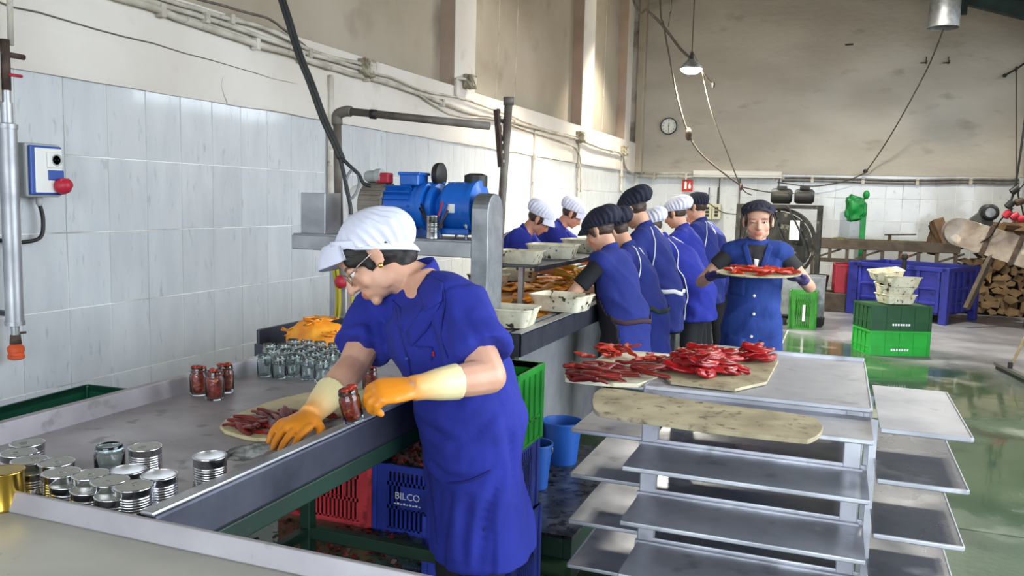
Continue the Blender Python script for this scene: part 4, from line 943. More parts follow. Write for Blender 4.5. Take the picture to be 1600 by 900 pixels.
worker('woman in pleated white cap with violet gloves, second across conveyor', 0, 6.95, .90, -78, P=dict(top=1.50, lean=30, head=36, LH=(-.10, .62, .98), RH=(.16, .58, .96)), cap='white_cl', capo=dict(puff=1.06, back=.01, visor=.05, tall=1.05), glove='glove_vi', sleeve=.8, apron=('apron_gr', .3, 1.1, .4, 'apron_gr'), seed=31, coat='coat', skin_t=(.96, .82, .78))
# ================================================================== TABLES AND WHAT LIES ON THEM
TZ, LZ = .86, .90
TX0, TX1, TY0, TY1 = 1.535, 2.285, 1.13, 2.72
t = thing('work_table', 'long stainless steel work table with raised rim on dark green frame', 'table', ((TX0+TX1)/2, (TY0+TY1)/2, 0))
ox, oy = (TX0+TX1)/2, (TY0+TY1)/2; hx, hy = (TX1-TX0)/2, (TY1-TY0)/2
MB().box(-hx, hx-.02, -hy, hy-.012, TZ-.012, TZ).build('table_top', M['steel_top'], t)
MB().prism([(-hx-.02, TZ-.04), (-hx+.004, TZ-.04), (-hx+.012, TZ), (-hx+.006, LZ+.012), (-hx-.02, LZ+.012)], -hy, hy, Matrix(((1, 0, 0), (0, 0, 1), (0, 1, 0)))).build('rear_rim', M['steel_top'], t, bevel=.003)
MB().box(hx-.034, hx, -hy, hy, TZ-.054, LZ).build('front_rim', M['steel_dk'], t, bevel=.01, seg=3)
MB().box(hx-.036, hx-.004, -hy, hy, LZ-.006, LZ+.004).build('rim_edge', M['steel'], t, bevel=.004)
MB().box(-hx, hx, hy-.02, hy, TZ-.04, LZ).build('end_rim', M['steel_top'], t, bevel=.006)
for x in (-hx+.04, hx-.034): MB().box(x-.03, x+.03, -hy+.02, hy-.02, .76, .807).build('frame_rail', M['green_paint'], t, bevel=.004)
for y in (-hy+.05, hy-.09): MB().box(-hx+.07, hx-.08, y-.025, y+.025, .765, .807).build('frame_rail', M['green_paint'], t, bevel=.004)
for x in (-hx+.05, hx-.05):
    for y in (-hy+.08, hy-.12): MB().box(x-.022, x+.022, y-.022, y+.022, 0, .765).build('leg', M['green_paint'], t, bevel=.004)
    MB().box(x-.018, x+.018, -hy+.1, hy-.14, .19, .225).build('stretcher', M['green_paint'], t, bevel=.003)
MB().box(-hx+.07, hx-.07, hy-.14, hy-.10, .185, .23).build('stretcher', M['green_paint'], t, bevel=.003)
# near table
NX0, NX1, NY0, NY1 = 1.25, 2.95, .42, 1.118
t = thing('packing_table', 'pale steel table top in the near left corner with upturned rim', 'table', ((NX0+NX1)/2, (NY0+NY1)/2, 0)); hx, hy = (NX1-NX0)/2, (NY1-NY0)/2
MB().box(-hx, hx, -hy, hy, TZ-.012, TZ+.002).build('table_top', M['steel_near'], t)
MB().prism([(hy-.012, TZ), (hy-.02, TZ+.004), (hy-.008, LZ), (hy, LZ), (hy, TZ-.04), (hy-.012, TZ-.04)], -hx, hx, Matrix(((0, 0, 1), (1, 0, 0), (0, 1, 0)))).build('rear_rim', M['steel_top'], t, bevel=.002)
MB().box(hx-.012, hx, -hy, hy, TZ-.04, TZ+.01).build('end_rim', M['steel_near'], t, bevel=.002)
for x in (-hx+.06, hx-.3):
    for y in (-hy+.06, hy-.06): MB().box(x-.02, x+.02, y-.02, y+.02, 0, TZ-.012).build('leg', M['green_paint'], t)
# --- cans
CR_, CH = .0345, .062
def can_profile(open_=False, r=CR_, h=CH, ribs=True):
    p = [(r-.003, 0), (r, .001), (r+.001, .003), (r-.0005, .006)]
    z = h*.28
    while ribs and z < h*.72: p += [(r-.0005, z), (r-.0018, z+.0018), (r-.0005, z+.0036)]; z += .0052
    p += [(r-.0005, h-.006), (r+.001, h-.003), (r+.0012, h-.0012), (r, h)]
    return p
def can(px, py, label, open_=False, fill=None, m='tin', lidm='tin_lid', h=CH, r=CR_, base=TZ, ring=True):
    c = PZ(px, py, base+h); t = thing('tin_can', label, 'can', (c.x, c.y, base), random.uniform(0, 6), 'cans at the near end of the table')
    MB().lathe(can_profile(r=r, h=h, ribs=m != 'gold')+([(r-.002, h), (r-.0025, h-.003), (r-.0025, .002), (0, .002)] if open_ else [(r-.002, h), (r-.003, h-.002)]), n=36).build('can_wall', M[m], t, auto=60)
    if open_:
        MB().lathe([(r-.0027, h-.001), (r-.0032, .003), (0, .0025)], n=32).build('lining', M['tin_in'], t, smooth=True)
        if fill:
            f = MB()
            for i in range(14): a = random.uniform(0, 6.28); q = random.uniform(0, r*.7); f.ell((q*math.cos(a), q*math.sin(a), h*.62+random.uniform(0, .006)), (.012, .006, .004), rotm('Z', random.uniform(0, 180)), 8, 6)
            f.build('pepper_filling', M['pepper_dk'], t, smooth=True)
    else:
        MB().lathe([(r-.002, h-.0005), (r-.003, h-.0025), (r-.008, h-.0028), (r-.0095, h-.002), (r-.011, h-.0028), (0, h-.0028)], n=36).build('lid', M[lidm], t, auto=50)
        if ring:
            pts = [V((.008+.009*math.cos(a), .006*math.sin(a), h-.001)) for a in [2*math.pi*i/14 for i in range(15)]]
            MB().tube(pts, .0013, 6).box(-.006, .003, -.003, .003, h-.0025, h-.0006).build('pull_ring', M['tin'], t, smooth=True)
    return t
for px, py, lab in ((43, 691, 'closed tin can farthest to the left rear of the group'), (29, 706, 'closed tin can at left edge, behind the gold can'), (46, 718, 'closed tin can directly right of and behind the gold one'),
     (88, 721, 'closed tin can in second row beside the clear empty jar'), (50, 734, 'closed tin can half hidden by rim next to gold can'), (96, 737, 'closed tin can in the middle of the left cluster'),
     (142, 740, 'closed tin can left of the can holding red pieces'), (107, 754, 'closed tin can low behind the near rim, third from left'), (172, 750, 'closed tin can in front of the can holding red pieces'),
     (140, 763, 'closed tin can low behind the near rim, fourth from left'), (178, 772, 'closed tin can lowest at the near rim'), (209, 758, 'closed shiny tin can beside the large open can'), (227, 697, 'closed tin can standing alone behind the cluster')):
    can(px, py, lab, h=.046 if 'low' in lab or 'half hidden' in lab else CH)
can(249, 741, 'open empty tin can with white lining at cluster edge', True); can(200, 733, 'open tin can with red pepper pieces inside', True, True)
can(328, 711, 'open empty tin can standing alone near front rim', True, h=.068)
can(6, 734, 'gold lacquered tin can on the near table edge', m='gold', lidm='gold', h=.075, r=.036, base=TZ+.002, ring=False)
# --- jars
JR, JH = .0245, .078
def jar_mesh():
    r, h, w = JR, JH, .0022
    o = [(r*.82, 0), (r*.95, .0015), (r, .006), (r, h*.70), (r*.97, h*.75), (r*.86, h*.80), (r*.84, h*.84), (r*.88, h*.86), (r*.84, h*.88), (r*.88, h*.91), (r*.84, h*.93), (r*.87, h*.985), (r*.84, h)]
    i = [(r*.78, h), (r*.78, h*.84), (r*.92, h*.72), (r-w, h*.66), (r-w, .009), (r*.75, .005), (0, .0045)]
    return MB().lathe([(0, .002)]+o+i, n=28).mesh('glass_wall', M['glass'], True)
JM = jar_mesh()
JT = MB().lathe([(JR*.9, JH*.845), (JR*.925, JH*.86), (JR*.9, JH*.875), (JR*.925, JH*.905), (JR*.9, JH*.92)], n=28).mesh('screw_thread', M['glass'], True)
def fill_mesh(seed, h=JH*.93):
    random.seed(seed); f = MB().lathe([(0, .0052), (JR*.74, .0055), (JR-.0028, .01), (JR-.0028, JH*.66), (JR*.76, JH*.80), (JR*.74, h*.93), (0, h*.96)], n=24)
    for i in range(16):
        a = random.uniform(0, 6.28); q = random.uniform(0, JR*.6); f.ell((q*math.cos(a), q*math.sin(a), h*.95+random.uniform(0, .012)), (.011, .006, .005), rotm('Z', random.uniform(0, 180))@rotm('X', random.uniform(-40, 40)), 8, 6)
    return f.mesh('pepper_filling', M['mush'], True)
FM = [fill_mesh(3), fill_mesh(4)]
def jar(c, label, fill=None, group=None, rot=None, sc=1):
    t = thing('glass_jar', label, 'jar', c, random.uniform(0, 6), group)
    for nm, me in (('glass_wall', JM), ('screw_thread', JT))+((('pepper_filling', FM[fill % 2]),) if fill is not None else ()):
        o = bpy.data.objects.new(nm, me); COL.objects.link(o); o.parent = t
    if rot is not None: t.rotation_euler = rot
    t.scale = (sc, sc, sc); return t
random.seed(5)
for jn, (px, py) in enumerate(((413, 588), (436, 591), (459, 588), (481, 593), (503, 597), (424, 578), (447, 579), (469, 579), (491, 583), (515, 586), (421, 569), (443, 569), (464, 569), (485, 572), (507, 575), (530, 578), (458, 561), (479, 563), (500, 565), (521, 568), (541, 571))):
    row, k_ = (('front', 0) if jn < 5 else ('second', 5) if jn < 10 else ('third', 10) if jn < 16 else ('rearmost', 16)); pos = ('first', 'second', 'third', 'fourth', 'fifth', 'sixth')[jn-k_]
    jar(PZ(px, py, TZ), 'empty glass jar, %s from left in the %s row of the cluster' % (pos, row), group='empty glass jars', sc=.98)
jz = jar(PZ(172, 738, TZ), 'empty clear glass jar among the tin cans'); jz.scale = (1.3, 1.3, .8)
jar(PZ(336, 624, TZ), 'jar filled with red peppers, foremost of the three by the rear rim', 0, sc=1.12); jar(PZ(311, 617, TZ), 'jar filled with red peppers, leftmost of three by rear rim', 1, sc=1.1); jar(PZ(352, 613, TZ), 'jar filled with red peppers, hindmost of three by rear rim', 0, sc=1.1)
jar(PZ(578, 612, TZ), 'jar filled with red peppers standing behind the orange glove', 1)
jq = PD(553, 634, 1.95)
jar(jq-V((0, 0, .036)), 'small jar of red peppers held in the orange glove', 0, rot=(rad(8), rad(-10), .4), sc=1.02)
# --- pepper strips
def pepper_mesh(name, mtl, seed, L=.11, w=.017, th=.007, bend=.6):
    random.seed(seed); a = 0; p = V((-L/2, 0, 0)); pts = []; rr = []
    n = 7
    for i in range(n):
        u = i/(n-1); pts.append(p.copy()); k_ = (.35+.65*math.sin(math.pi*min(1, .15+u*.85))); rr.append((w*k_*random.uniform(.85, 1.1), th*random.uniform(.8, 1.15)*(.6+.4*k_)))
        a += random.uniform(-.25, .25)+bend*.12; p = p+V((math.cos(a), math.sin(a), random.uniform(-.12, .12)))*(L/(n-1))
    mb = MB().rloft(pts, rr, ref=[V((math.sin(.2), 1, random.uniform(-.25, .25))) for _ in pts], n=10)
    me = mb.mesh(name, mtl, True)
    for v in me.vertices: v.co += V((0, 0, .003*noise.noise(v.co*55+V((seed, 0, 0)))))
    return me
PM = {k: [pepper_mesh('pepper_strip', M[m], 10*i+j, **kw) for j in range(6)] for i, (k, m, kw) in enumerate((('red', 'pepper', dict(L=.13, w=.027, th=.0125)), ('dark', 'pepper_dk', dict(L=.085, w=.012, th=.0065)), ('mix', 'pepper_mix', dict(L=.10, w=.014, th=.007)), ('orange', 'pepper_or', dict(L=.15, w=.045, th=.0055, bend=.2))))}
def pepper(kind, loc, rz, label, group, rx=0, ry=0, sc=1):
    o = bpy.data.objects.new('pepper_strip', random.choice(PM[kind])); COL.objects.link(o); o.location = loc; o.rotation_euler = (rx, ry, rz); o.scale = (sc,)*3
    return tag(o, label, 'pepper', group)
# --- cream board on the table
def board(pts_px, z, name, label, m, th=.012, rnd=3):
    P = [PZ(x, y, z+th) for x, y in pts_px]; c = sum(P, V((0, 0, 0)))/len(P)
    for _ in range(rnd):
        Q = []
        for a, b in zip(P, P[1:]+P[:1]): Q += [a.lerp(b, .22), a.lerp(b, .78)]
        P = Q
    poly = [(p.x-c.x, p.y-c.y) for p in P]
    ar = sum(a[0]*b[1]-b[0]*a[1] for a, b in zip(poly, poly[1:]+poly[:1]))
    if ar < 0: poly.reverse()
    o = MB().prism(poly, 0, th).build(name, M[m], loc=(c.x, c.y, z), bevel=.002)
    return tag(o, label, 'board')
board([(322, 664), (410, 690), (470, 668), (600, 622), (605, 600), (455, 614)], TZ+.0005, 'cutting_board', 'cream cutting board with dark pepper strips beside the gloved hand', 'dough', .01, 2)
random.seed(12)
for px, py, a in ((375, 664, 40), (385, 660, 30), (395, 656, 25), (405, 652, 30), (415, 648, 25), (425, 644, 30), (392, 668, 10), (402, 665, 5), (382, 669, 20), (408, 660, 20), (398, 661, 35), (430, 660, 10), (440, 656, 5), (446, 651, 0), (452, 646, 5), (436, 664, -5), (425, 673, 30), (431, 668, 20), (455, 641, 20), (418, 654, 15), (505, 650, 30), (515, 645, 20)):
    p = PZ(px, py, TZ+.018); pepper('dark', p+V((0, 0, random.uniform(-.001, .007))), rad(a+125), 'dark red pepper strip lying on the cream cutting board', 'pepper strips on the cream board', random.uniform(-.2, .2), random.uniform(-.15, .15))
# scourer under the right glove
sp_ = bmesh.new(); bmesh.ops.create_icosphere(sp_, subdivisions=4, radius=1)
for v in sp_.verts: v.co = V((v.co.x*.05, v.co.y*.026, v.co.z*.014))*(1+.35*noise.noise(v.co*2.2))
me = bpy.data.meshes.new('scouring_pad'); sp_.to_mesh(me); sp_.free(); me.materials.append(M['sponge']); me.polygons.foreach_set('use_smooth', [True]*len(me.polygons))
o = bpy.data.objects.new('scouring_pad', me); COL.objects.link(o); o.location = PZ(398, 708, LZ+.016)+V((-.02, 0, .0)); o.rotation_euler = (0, 0, rad(66)); tag(o, 'grey wet scouring pad under the gloved right hand', 'scouring pad')
# ================================================================== CRATES
def side_panel(w, h, t, style, m):
    """panel in xz plane, centred in x, from z 0, thickness along y (outwards +y)"""
    b = MB()
    if style == 'slots':
        b.box(-w/2, w/2, -t/2, t/2, 0, .028); b.box(-w/2, w/2, -t*.9, t*.9, h-.03, h); b.box(-w/2, w/2, -t/2, t/2, h*.36, h*.36+.016); b.box(-w/2, w/2, -t/2, t/2, h*.70, h*.70+.018)
        n = int(w/.021)
        for i in range(n+1):
            x = -w/2+w*i/n; b.box(x-.0052, x+.0052, -t/2, t/2, .02, h-.02)
        for x in (-w/2+.03, w/2-.03): b.box(x-.03, x+.03, -t*.7, t*.7, 0, h)
        b.box(-w*.22, w*.22, -t*.4, t*.5, h*.42, h*.68)
    elif style == 'solid':
        b.box(-w/2, w/2, -t/2, t/2, 0, h); b.box(-w/2-.006, w/2+.006, -t*.5, t*2.2, h-.022, h); b.box(-w/2, w/2, t*.4, t*1.3, h*.3, h*.3+.01); b.box(-w/2, w/2, t*.4, t*1.1, 0, .012)
        for i in range(5):
            x = -w/2+.012+(w-.024)*i/4; b.box(x-.006, x+.006, t*.4, t*1.3, 0, h-.01)
    elif style == 'grid':
        b.box(-w/2, w/2, -t*.35, t*.1, 0, h)
        b.box(-w/2, w/2, -t/2, t, h-.10, h)
        for i in range(9):
            x = -w/2+.03+(w-.06)*i/8; b.box(x-.022, x+.022, -t/2, t, 0, h)
        for z in (.06, h*.36, h*.62): b.box(-w/2, w/2, -t/2, t*.9, z, z+.06)
    return b
def crate(loc, rotz, size, m, label, style='slots', group=None, name='crate', marks=None, t=.007, rim=True):
    L, Wd, h = size; c = thing(name, label, 'crate', loc, rotz, group)
    MB().box(-L/2, L/2, -Wd/2, Wd/2, 0, .012).build('bottom', M[m], c)
    for (dx, dy, rz, w) in ((0, -Wd/2, math.pi, L), (0, Wd/2, 0, L), (-L/2, 0, math.pi/2, Wd), (L/2, 0, -math.pi/2, Wd)):
        o = side_panel(w, h, t, style, m).build('side', M[m], c, loc=(dx, dy, 0), rotz=rz)
    for sx in (-1, 1):
        for sy in (-1, 1): MB().box(sx*L/2-.012, sx*L/2+.012, sy*Wd/2-.012, sy*Wd/2+.012, 0, h).build('corner_post', M[m], c, bevel=.004)
    return c
def heap(loc, sx, sy, h, label, seed, m='skins', n=420, peak=1.0, fl=.018, rotz=0):
    """a mound of loose pepper skins: nobody could count them"""
    random.seed(seed); b = MB(); N_ = 14
    vs = []; fs = []
    for i in range(N_+1):
        for j in range(N_+1):
            u, v = -1+2*i/N_, -1+2*j/N_; z = h*max(0, (1-u*u)*(1-v*v))**.5*peak+.02*noise.noise((u*3, v*3, seed)); vs.append((u*sx, v*sy, z))
    for i in range(N_):
        for j in range(N_): fs.append((i*(N_+1)+j, (i+1)*(N_+1)+j, (i+1)*(N_+1)+j+1, i*(N_+1)+j+1))
    b.add(vs, fs)
    for _ in range(n):
        u, v = random.uniform(-.98, .98), random.uniform(-.98, .98); z = h*max(0, (1-u*u)*(1-v*v))**.5*peak
        R = rotm('Z', random.uniform(0, 360))@rotm('X', random.uniform(-60, 60)); s = random.uniform(.5, 1.4)*fl; c = V((u*sx, v*sy, z+.006))
        p = [c+R@V(q) for q in ((-s, -s*.5, 0), (0, -s*.6, s*.3), (s, -s*.3, 0), (s*.8, s*.5, s*.2), (0, s*.5, -s*.2), (-s*.9, s*.4, s*.2))]
        b.add(p, [(0, 1, 4, 5), (1, 2, 3, 4)], random.choice((0, 0, 0, 1, 2)))
    o = b.build('pepper_skins', [M['skins'], M['pepper_dk'], mat('skins_charred', g('17100e'), .5)], loc=loc, rotz=rotz)
    return tag(o, label, 'pepper skins', kind='stuff')
# crates of waste below the machine
RC = crate((1.285, 3.34, 0), 0, (.48, .36, .31), 'red_crate', 'red slotted crate of pepper waste under the table', 'slots')
BC = crate((1.79, 3.34, 0), 0, (.48, .36, .31), 'blue_crate', 'blue slotted crate with white lettering beside the red crate', 'slots')
TXT = -.075
MB().box(-.11, .2, -.188, -.1835, .12, .22).build('label_panel', M['blue_crate'], BC)
text_mesh('lettering', 'BILCO', .044, M['white_ink'], BC, (TXT, -.1895, .175), rotm('X', 90))
for i in range(9): MB().box(TXT-.065+i*.015, TXT-.065+i*.015+.010, -.1898, -.1885, .137, .142+.003*(i % 2)).build('small_print', M['white_ink'], BC)
MB().box(-.2, -.05, -.1878, -.186, .14, .19).build('embossed_panel', M['red_crate'], RC)
heap((1.285, 3.34, .25), .21, .15, .2, 'dark red pepper skins heaped in the red crate', 2)
heap((1.79, 3.34, .25), .21, .15, .2, 'charred pepper skins piled high in the blue crate', 6, n=520)
heap((1.72, 3.62, .40), .33, .07, .20, 'charred pepper skins piled behind the two crates', 9)
o = MB().box(-.35, .35, -.08, .08, 0, .40).build('skins_bin', M['steel_dk'], loc=(1.72, 3.62, 0), bevel=.01); tag(o, 'dark steel bin behind the red and blue crates', 'bin')
# flakes on the floor
random.seed(77); b = MB()
for _ in range(260):
    p = PZ(random.gauss(560, 70), random.gauss(845, 26), 0); 
    if p.y < 1.5 or p.y > 3.14: continue
    s = random.uniform(.006, .022); R = rotm('Z', random.uniform(0, 360))@rotm('X', random.uniform(-25, 25))
    b.add([V((p.x, p.y, .008))+R@V(q) for q in ((-s, -s*.5, 0), (0, -s*.6, s*.3), (s, -s*.3, 0), (s*.8, s*.5, s*.2), (0, s*.5, -.004), (-s*.9, s*.4, s*.2))], [(0, 1, 4, 5), (1, 2, 3, 4)], random.choice((0, 0, 1, 2)))
tag(b.build('floor_scraps', [M['skins'], M['pepper_dk'], MATS['skins_charred']]), 'dark pepper scraps scattered on the floor under the table', 'scraps', kind='stuff')
# stack beside the woman
crate((2.2, 2.86, 0), 0, (.34, .30, .30), 'blue_crate', 'blue crate on the floor behind the blue coat hem', 'slots'); crate((2.2, 2.86, .302), 0, (.32, .26, .28), 'blue_crate', 'blue crate in the middle of the stack behind the woman', 'slots')
crate((2.215, 2.82, .585), 0, (.34, .26, .285), 'green_crate', 'bright green crate on top of the stack behind the woman', 'solid', t=.006)
# bottle green crates between table and wall
for i, (x, y, r) in enumerate(((.84, 2.2, 4), (.95, 1.52, -3))):
    for k in range(3):
        crate((x, y, .232*k), rad(r), (.42, .60, .23), 'cool_green', ('bottle green crate, %s of the stack by the wall %s' % (('bottom', 'middle', 'topmost')[k], 'behind the filled jars' if i == 0 else 'at the left edge')), 'solid', t=.006)
# ================================================================== TRAY RACK
t = thing('tray_rack', 'aluminium tray rack with shelves on three sides in the right foreground', 'rack', (3.17, 2.97, 0)); RX, RY = 3.17, 2.97
px0, px1, py0, py1 = 2.868-RX, 3.478-RX, 2.66-RY, 3.32-RY
for x in (px0, px1):
    for y in (py0, py1):
        MB().box(x-.026, x+.026, y-.02, y+.02, .09, .885).build('post', M['alu'], t, bevel=.004)
        w = MB().lathe([(.045, -.012), (.05, -.008), (.05, .008), (.045, .012)], (x, y, .05), rotm('X', 90), n=20).build('wheel', M['rubber'], t)
        MB().box(x-.02, x+.02, y-.025, y+.025, .06, .1).build('fork', M['galv'], w)
def tray(x0, x1, y0, y1, z, m, name, edges, tilt=None):
    b = MB().box(x0, x1, y0, y1, z-.004, z).build(name, M[m], t)
    for e in edges:
        q = {'f': (x0, x1, y0-.005, y0+.005, z-.013, z+.002), 'b': (x0, x1, y1-.004, y1+.004, z-.004, z+.016), 'l': (x0-.004, x0+.004, y0, y1, z-.013, z+.002), 'r': (x1-.004, x1+.004, y0, y1, z-.013, z+.002)}[e]
        MB().box(*q).build('folded_edge', M['alu'], b, bevel=.004)
    return b
tray(2.85-RX, 3.52-RX, 2.62-RY, 3.42-RY, .898, 'alu', 'top_tray', 'flrb')
fz = (.868, .705, .538, .374, .21)
for i, z in enumerate(fz):
    tray(2.845-RX, 3.52-RX, 2.37-RY, 2.645-RY, z, 'alu', 'front_shelf', 'fb'); 
    if i: MB().box(px0-.03, px1+.03, py0-.035, py0-.02, z-.02, z+.006).build('shelf_bracket', M['alu'], t)
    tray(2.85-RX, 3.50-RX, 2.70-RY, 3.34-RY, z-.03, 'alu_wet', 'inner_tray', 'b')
for z in (.885, .69, .53, .362, .2): tray(2.575-RX, 2.842-RX, 2.66-RY if z > .8 else 2.745-RY, 3.3-RY, z, 'alu', 'left_tray', 'fl')
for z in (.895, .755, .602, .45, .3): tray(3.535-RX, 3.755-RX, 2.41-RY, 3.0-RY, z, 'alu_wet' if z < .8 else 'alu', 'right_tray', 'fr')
for x, y in ((2.84, 2.72), (2.84, 3.25)): MB().bar((x-RX, y-RY, .12), (x-RX, y-RY, .87), .02, .02).build('side_upright', M['alu'], t)
for x, y in ((3.53, 2.62), (3.53, 2.95)): MB().bar((x-RX, y-RY, .12), (x-RX, y-RY, .87), .02, .02).build('side_upright', M['alu'], t)
for sx in (px0, px1): MB().bar((sx, py0, .12), (sx, py1, .12), .03, .03).build('base_rail', M['alu'], t)
for sy in (py0, py1): MB().bar((px0, sy, .12), (px1, sy, .12), .03, .03).build('base_rail', M['alu'], t)
# boards on the rack
board([(866, 589), (945, 598), (1012, 600), (1075, 556), (985, 549), (930, 560)], .8875, 'cutting_board', 'white cutting board of pepper strips at left end of the rack', 'board_w', .014, 1)
board([(1010, 592), (1190, 612), (1222, 552), (1125, 538), (1085, 540)], .9005, 'cutting_board', 'stained board heaped with bright red peppers on rack top', 'board_dirty', .01, 1)
# round ended paddle board lying on the front shelf
pts = [(925, 622), (932, 610), (960, 606), (1100, 627), (1255, 648), (1282, 660), (1284, 672), (1268, 684), (1240, 684), (1100, 668), (960, 648), (930, 640)]
P = [PZ(x, y, .885) for x, y in pts]; 
c0 = V((3.07, 2.45, .8705)); poly = [(p.x-c0.x, p.y-c0.y) for p in smooth_path(P+[P[0]], 4)[:-1]]
if sum(a[0]*b_[1]-b_[0]*a[1] for a, b_ in zip(poly, poly[1:]+poly[:1])) < 0: poly.reverse()
tag(MB().prism(poly, 0, .013).build('paddle_board', M['board_dirty'], loc=c0, bevel=.002), 'long round ended wooden paddle board on the uppermost front shelf', 'board')
# big red peppers: fans of overlapping halves
random.seed(31)
def fan(cx, cy, n, spread, kind, label, group, z=.92, dirn=0, r=.035, sc=1):
    c = PZ(cx, cy, z)
    for i in range(n):
        a = dirn+rad(-spread/2+spread*i/max(1, n-1)); h = .012*(i % 3)
        pepper(kind, c+V((math.cos(a)*r, math.sin(a)*r, h+random.uniform(0, .006))), a+random.uniform(-.15, .15), label, group, random.uniform(-.5, .5), random.uniform(-.25, .1), sc*random.uniform(.85, 1.1))
def mound(cx, cy, rx, ry, h, n, lab, gr, sc, base=.916):
    c = PZ(cx, cy, base); k_ = 0
    for i in range(n):
        r = math.sqrt((i+.5)/n); a = i*2.399963; u, v = r*math.cos(a), r*math.sin(a)
        z = h*(1-r*r)**.8
        pepper('red', c+V((u*rx, v*ry, z+random.uniform(0, .006))), random.gauss(0, .5)+(.5*u), lab, gr, random.gauss(0, .22)-v*.35, random.gauss(0, .12)+u*.3, sc*random.uniform(.85, 1.12))
mound(1100, 574, .115, .155, .055, 48, 'bright red roasted pepper in the big heap on the rack', 'red peppers heaped on the rack', .88)
mound(1180, 562, .05, .07, .045, 14, 'red roasted pepper in the small pile at the rack rear', 'small rear pile of red peppers', .75)
random.seed(32)
lab, gr = 'dark red pepper strip on the white board at left of rack', 'pepper strips on the white board'
for i in range(28):
    px = random.uniform(895, 1020); py = 578+random.uniform(-7, 16)-(px-900)*.02
    pepper('dark', PZ(px, py, .912)+V((0, 0, random.uniform(0, .012))), random.uniform(-.6, .6), lab, gr, random.uniform(-.3, .3), random.uniform(-.2, .2), random.uniform(1.15, 1.5))
lab, gr = 'orange red pepper strip in the loose heap behind the white board', 'orange red pepper heaps on the white board'
for (cx, cy, n, sx, sy, hh) in ((955, 553, 18, 26, 4, .03), (1018, 562, 10, 22, 4, .012), (915, 556, 3, 10, 2, .0)):
    for i in range(n):
        q = PZ(cx+random.gauss(0, sx*.45), cy+random.gauss(0, sy*.5), .91); pepper('mix', q+V((0, 0, random.uniform(0, hh))), random.uniform(0, 6.28), lab, gr, random.uniform(-.4, .4), random.uniform(-.3, .3), .8)
# tray carried by the woman
Rz = Matrix.Rotation(face, 3, 'Z'); c = V((CX, CY, 0))+Rz@V((0, .335, 1.105))
t = thing('round_tray', 'round cream tray of red pepper strips carried by the walking woman', 'tray', c, face); t.rotation_euler = (rad(-2), rad(1), face)
MB().lathe([(0, 0), (.225, 0), (.228, .003), (.226, .006), (0, .006)], n=40).build('tray_board', M['board_dirty'], t, auto=40)
random.seed(41)
for i in range(34):
    a = random.uniform(0, 6.28); r = .185*math.sqrt(random.random()); q = c+Rz@V((r*math.cos(a), r*math.sin(a), .016+random.uniform(0, .022)*(1-r/.2)))
    pepper('mix', q, random.uniform(0, 6.28), 'orange red pepper strip on the carried round tray', 'pepper strips on the carried tray', random.uniform(-.3, .3), random.uniform(-.2, .2), 1.25)
# ================================================================== CONVEYOR WITH DRIVE
VX0, VX1, VY0, VY1 = 1.16, 2.15, 3.36, 10.2
t = thing('peeling_conveyor', 'long stainless conveyor table where the workers sort roasted peppers', 'conveyor', ((VX0+VX1)/2, VY0, 0)); cx = (VX0+VX1)/2; hw = (VX1-VX0)/2; ln = VY1-VY0
MB().box(-hw+.12, hw-.12, .06, ln, .84, .862).build('belt', mat('conveyor_belt', g('c98630'), .5, c2=g('94571f'), ns=8, c3=g('e0a040'), ns3=12, lo3=.48, hi3=.6, world=True), t)
for s in (-1, 1):
    MB().box(s*hw-(.012 if s > 0 else 0), s*hw+(0 if s > 0 else .012), 0, ln, .80, .905).build('side_beam', M['steel_dk'], t, bevel=.003)
    MB().box(min(s*hw, s*(hw-.05)), max(s*hw, s*(hw-.05)), 0, ln, .895, .906).build('side_ledge', M['steel'], t, bevel=.003)
    MB().box(min(s*(hw-.09), s*(hw-.12)), max(s*(hw-.09), s*(hw-.12)), .02, ln, .86, .898).build('guide_rail', M['steel'], t, bevel=.003)
    MB().box(s*(hw-.16)-.006, s*(hw-.16)+.006, .1, ln, .12, .80).build('skirt_panel', M['steel'], t)
MB().box(-hw, hw, 0, .012, .80, .905).build('end_plate', M['steel_dk'], t, bevel=.003); MB().box(-hw+.16, hw-.16, .1, .112, .3, .80).build('lower_end_plate', M['steel'], t)
for y in (.15, 2.2, 4.2, 6.4):
    for s in (-1, 1): MB().box(s*(hw-.1)-.025, s*(hw-.1)+.025, y-.025, y+.025, 0, .80).build('leg', M['steel_dk'], t, bevel=.003)
for s in (-.13, .13): MB().box(s-.015, s+.015, 1.2, ln-.5, 1.07, 1.10).build('upper_shelf_rail', M['steel_dk'], t, bevel=.003)
MB().box(-.12, .12, 1.2, ln-.5, 1.088, 1.096).build('upper_shelf', M['steel_dk'], t)
for y in (1.3, 3.2, 5.2): MB().box(-.015, .015, y-.015, y+.015, .862, 1.088).build('shelf_support', M['steel'], t)
# roasted peppers on the belt
random.seed(51)
n = 0
for i in range(400):
    y = 3.45+(random.random()**1.3)*2.6; x = random.uniform(VX0+.16, VX1-.17)
    if n >= 80: break
    if abs(x-cx) < .03: continue
    n += 1
    pepper('orange', (x, y, .872+random.uniform(0, .03)), random.uniform(0, 6.28), 'orange roasted pepper with charred skin lying on the conveyor belt', 'roasted peppers on the conveyor', random.uniform(-.12, .12), random.uniform(-.1, .1), random.uniform(1.2, 1.7))
bl = MB()
for i in range(150):
    me = random.choice(PM['orange']); R = rotm('Z', random.uniform(0, 360)); c = V((random.uniform(VX0+.16, VX1-.17), random.uniform(5.6, 9.6), .872+random.uniform(0, .03))); s_ = random.uniform(1.1, 1.6)
    bl.add([c+R@(v.co*s_) for v in me.vertices], [tuple(p.vertices) for p in me.polygons])
o = bl.build('far_peppers', M['pepper_or'], smooth=True); tag(o, 'orange roasted peppers spread over the far half of belt', 'peppers', kind='stuff')
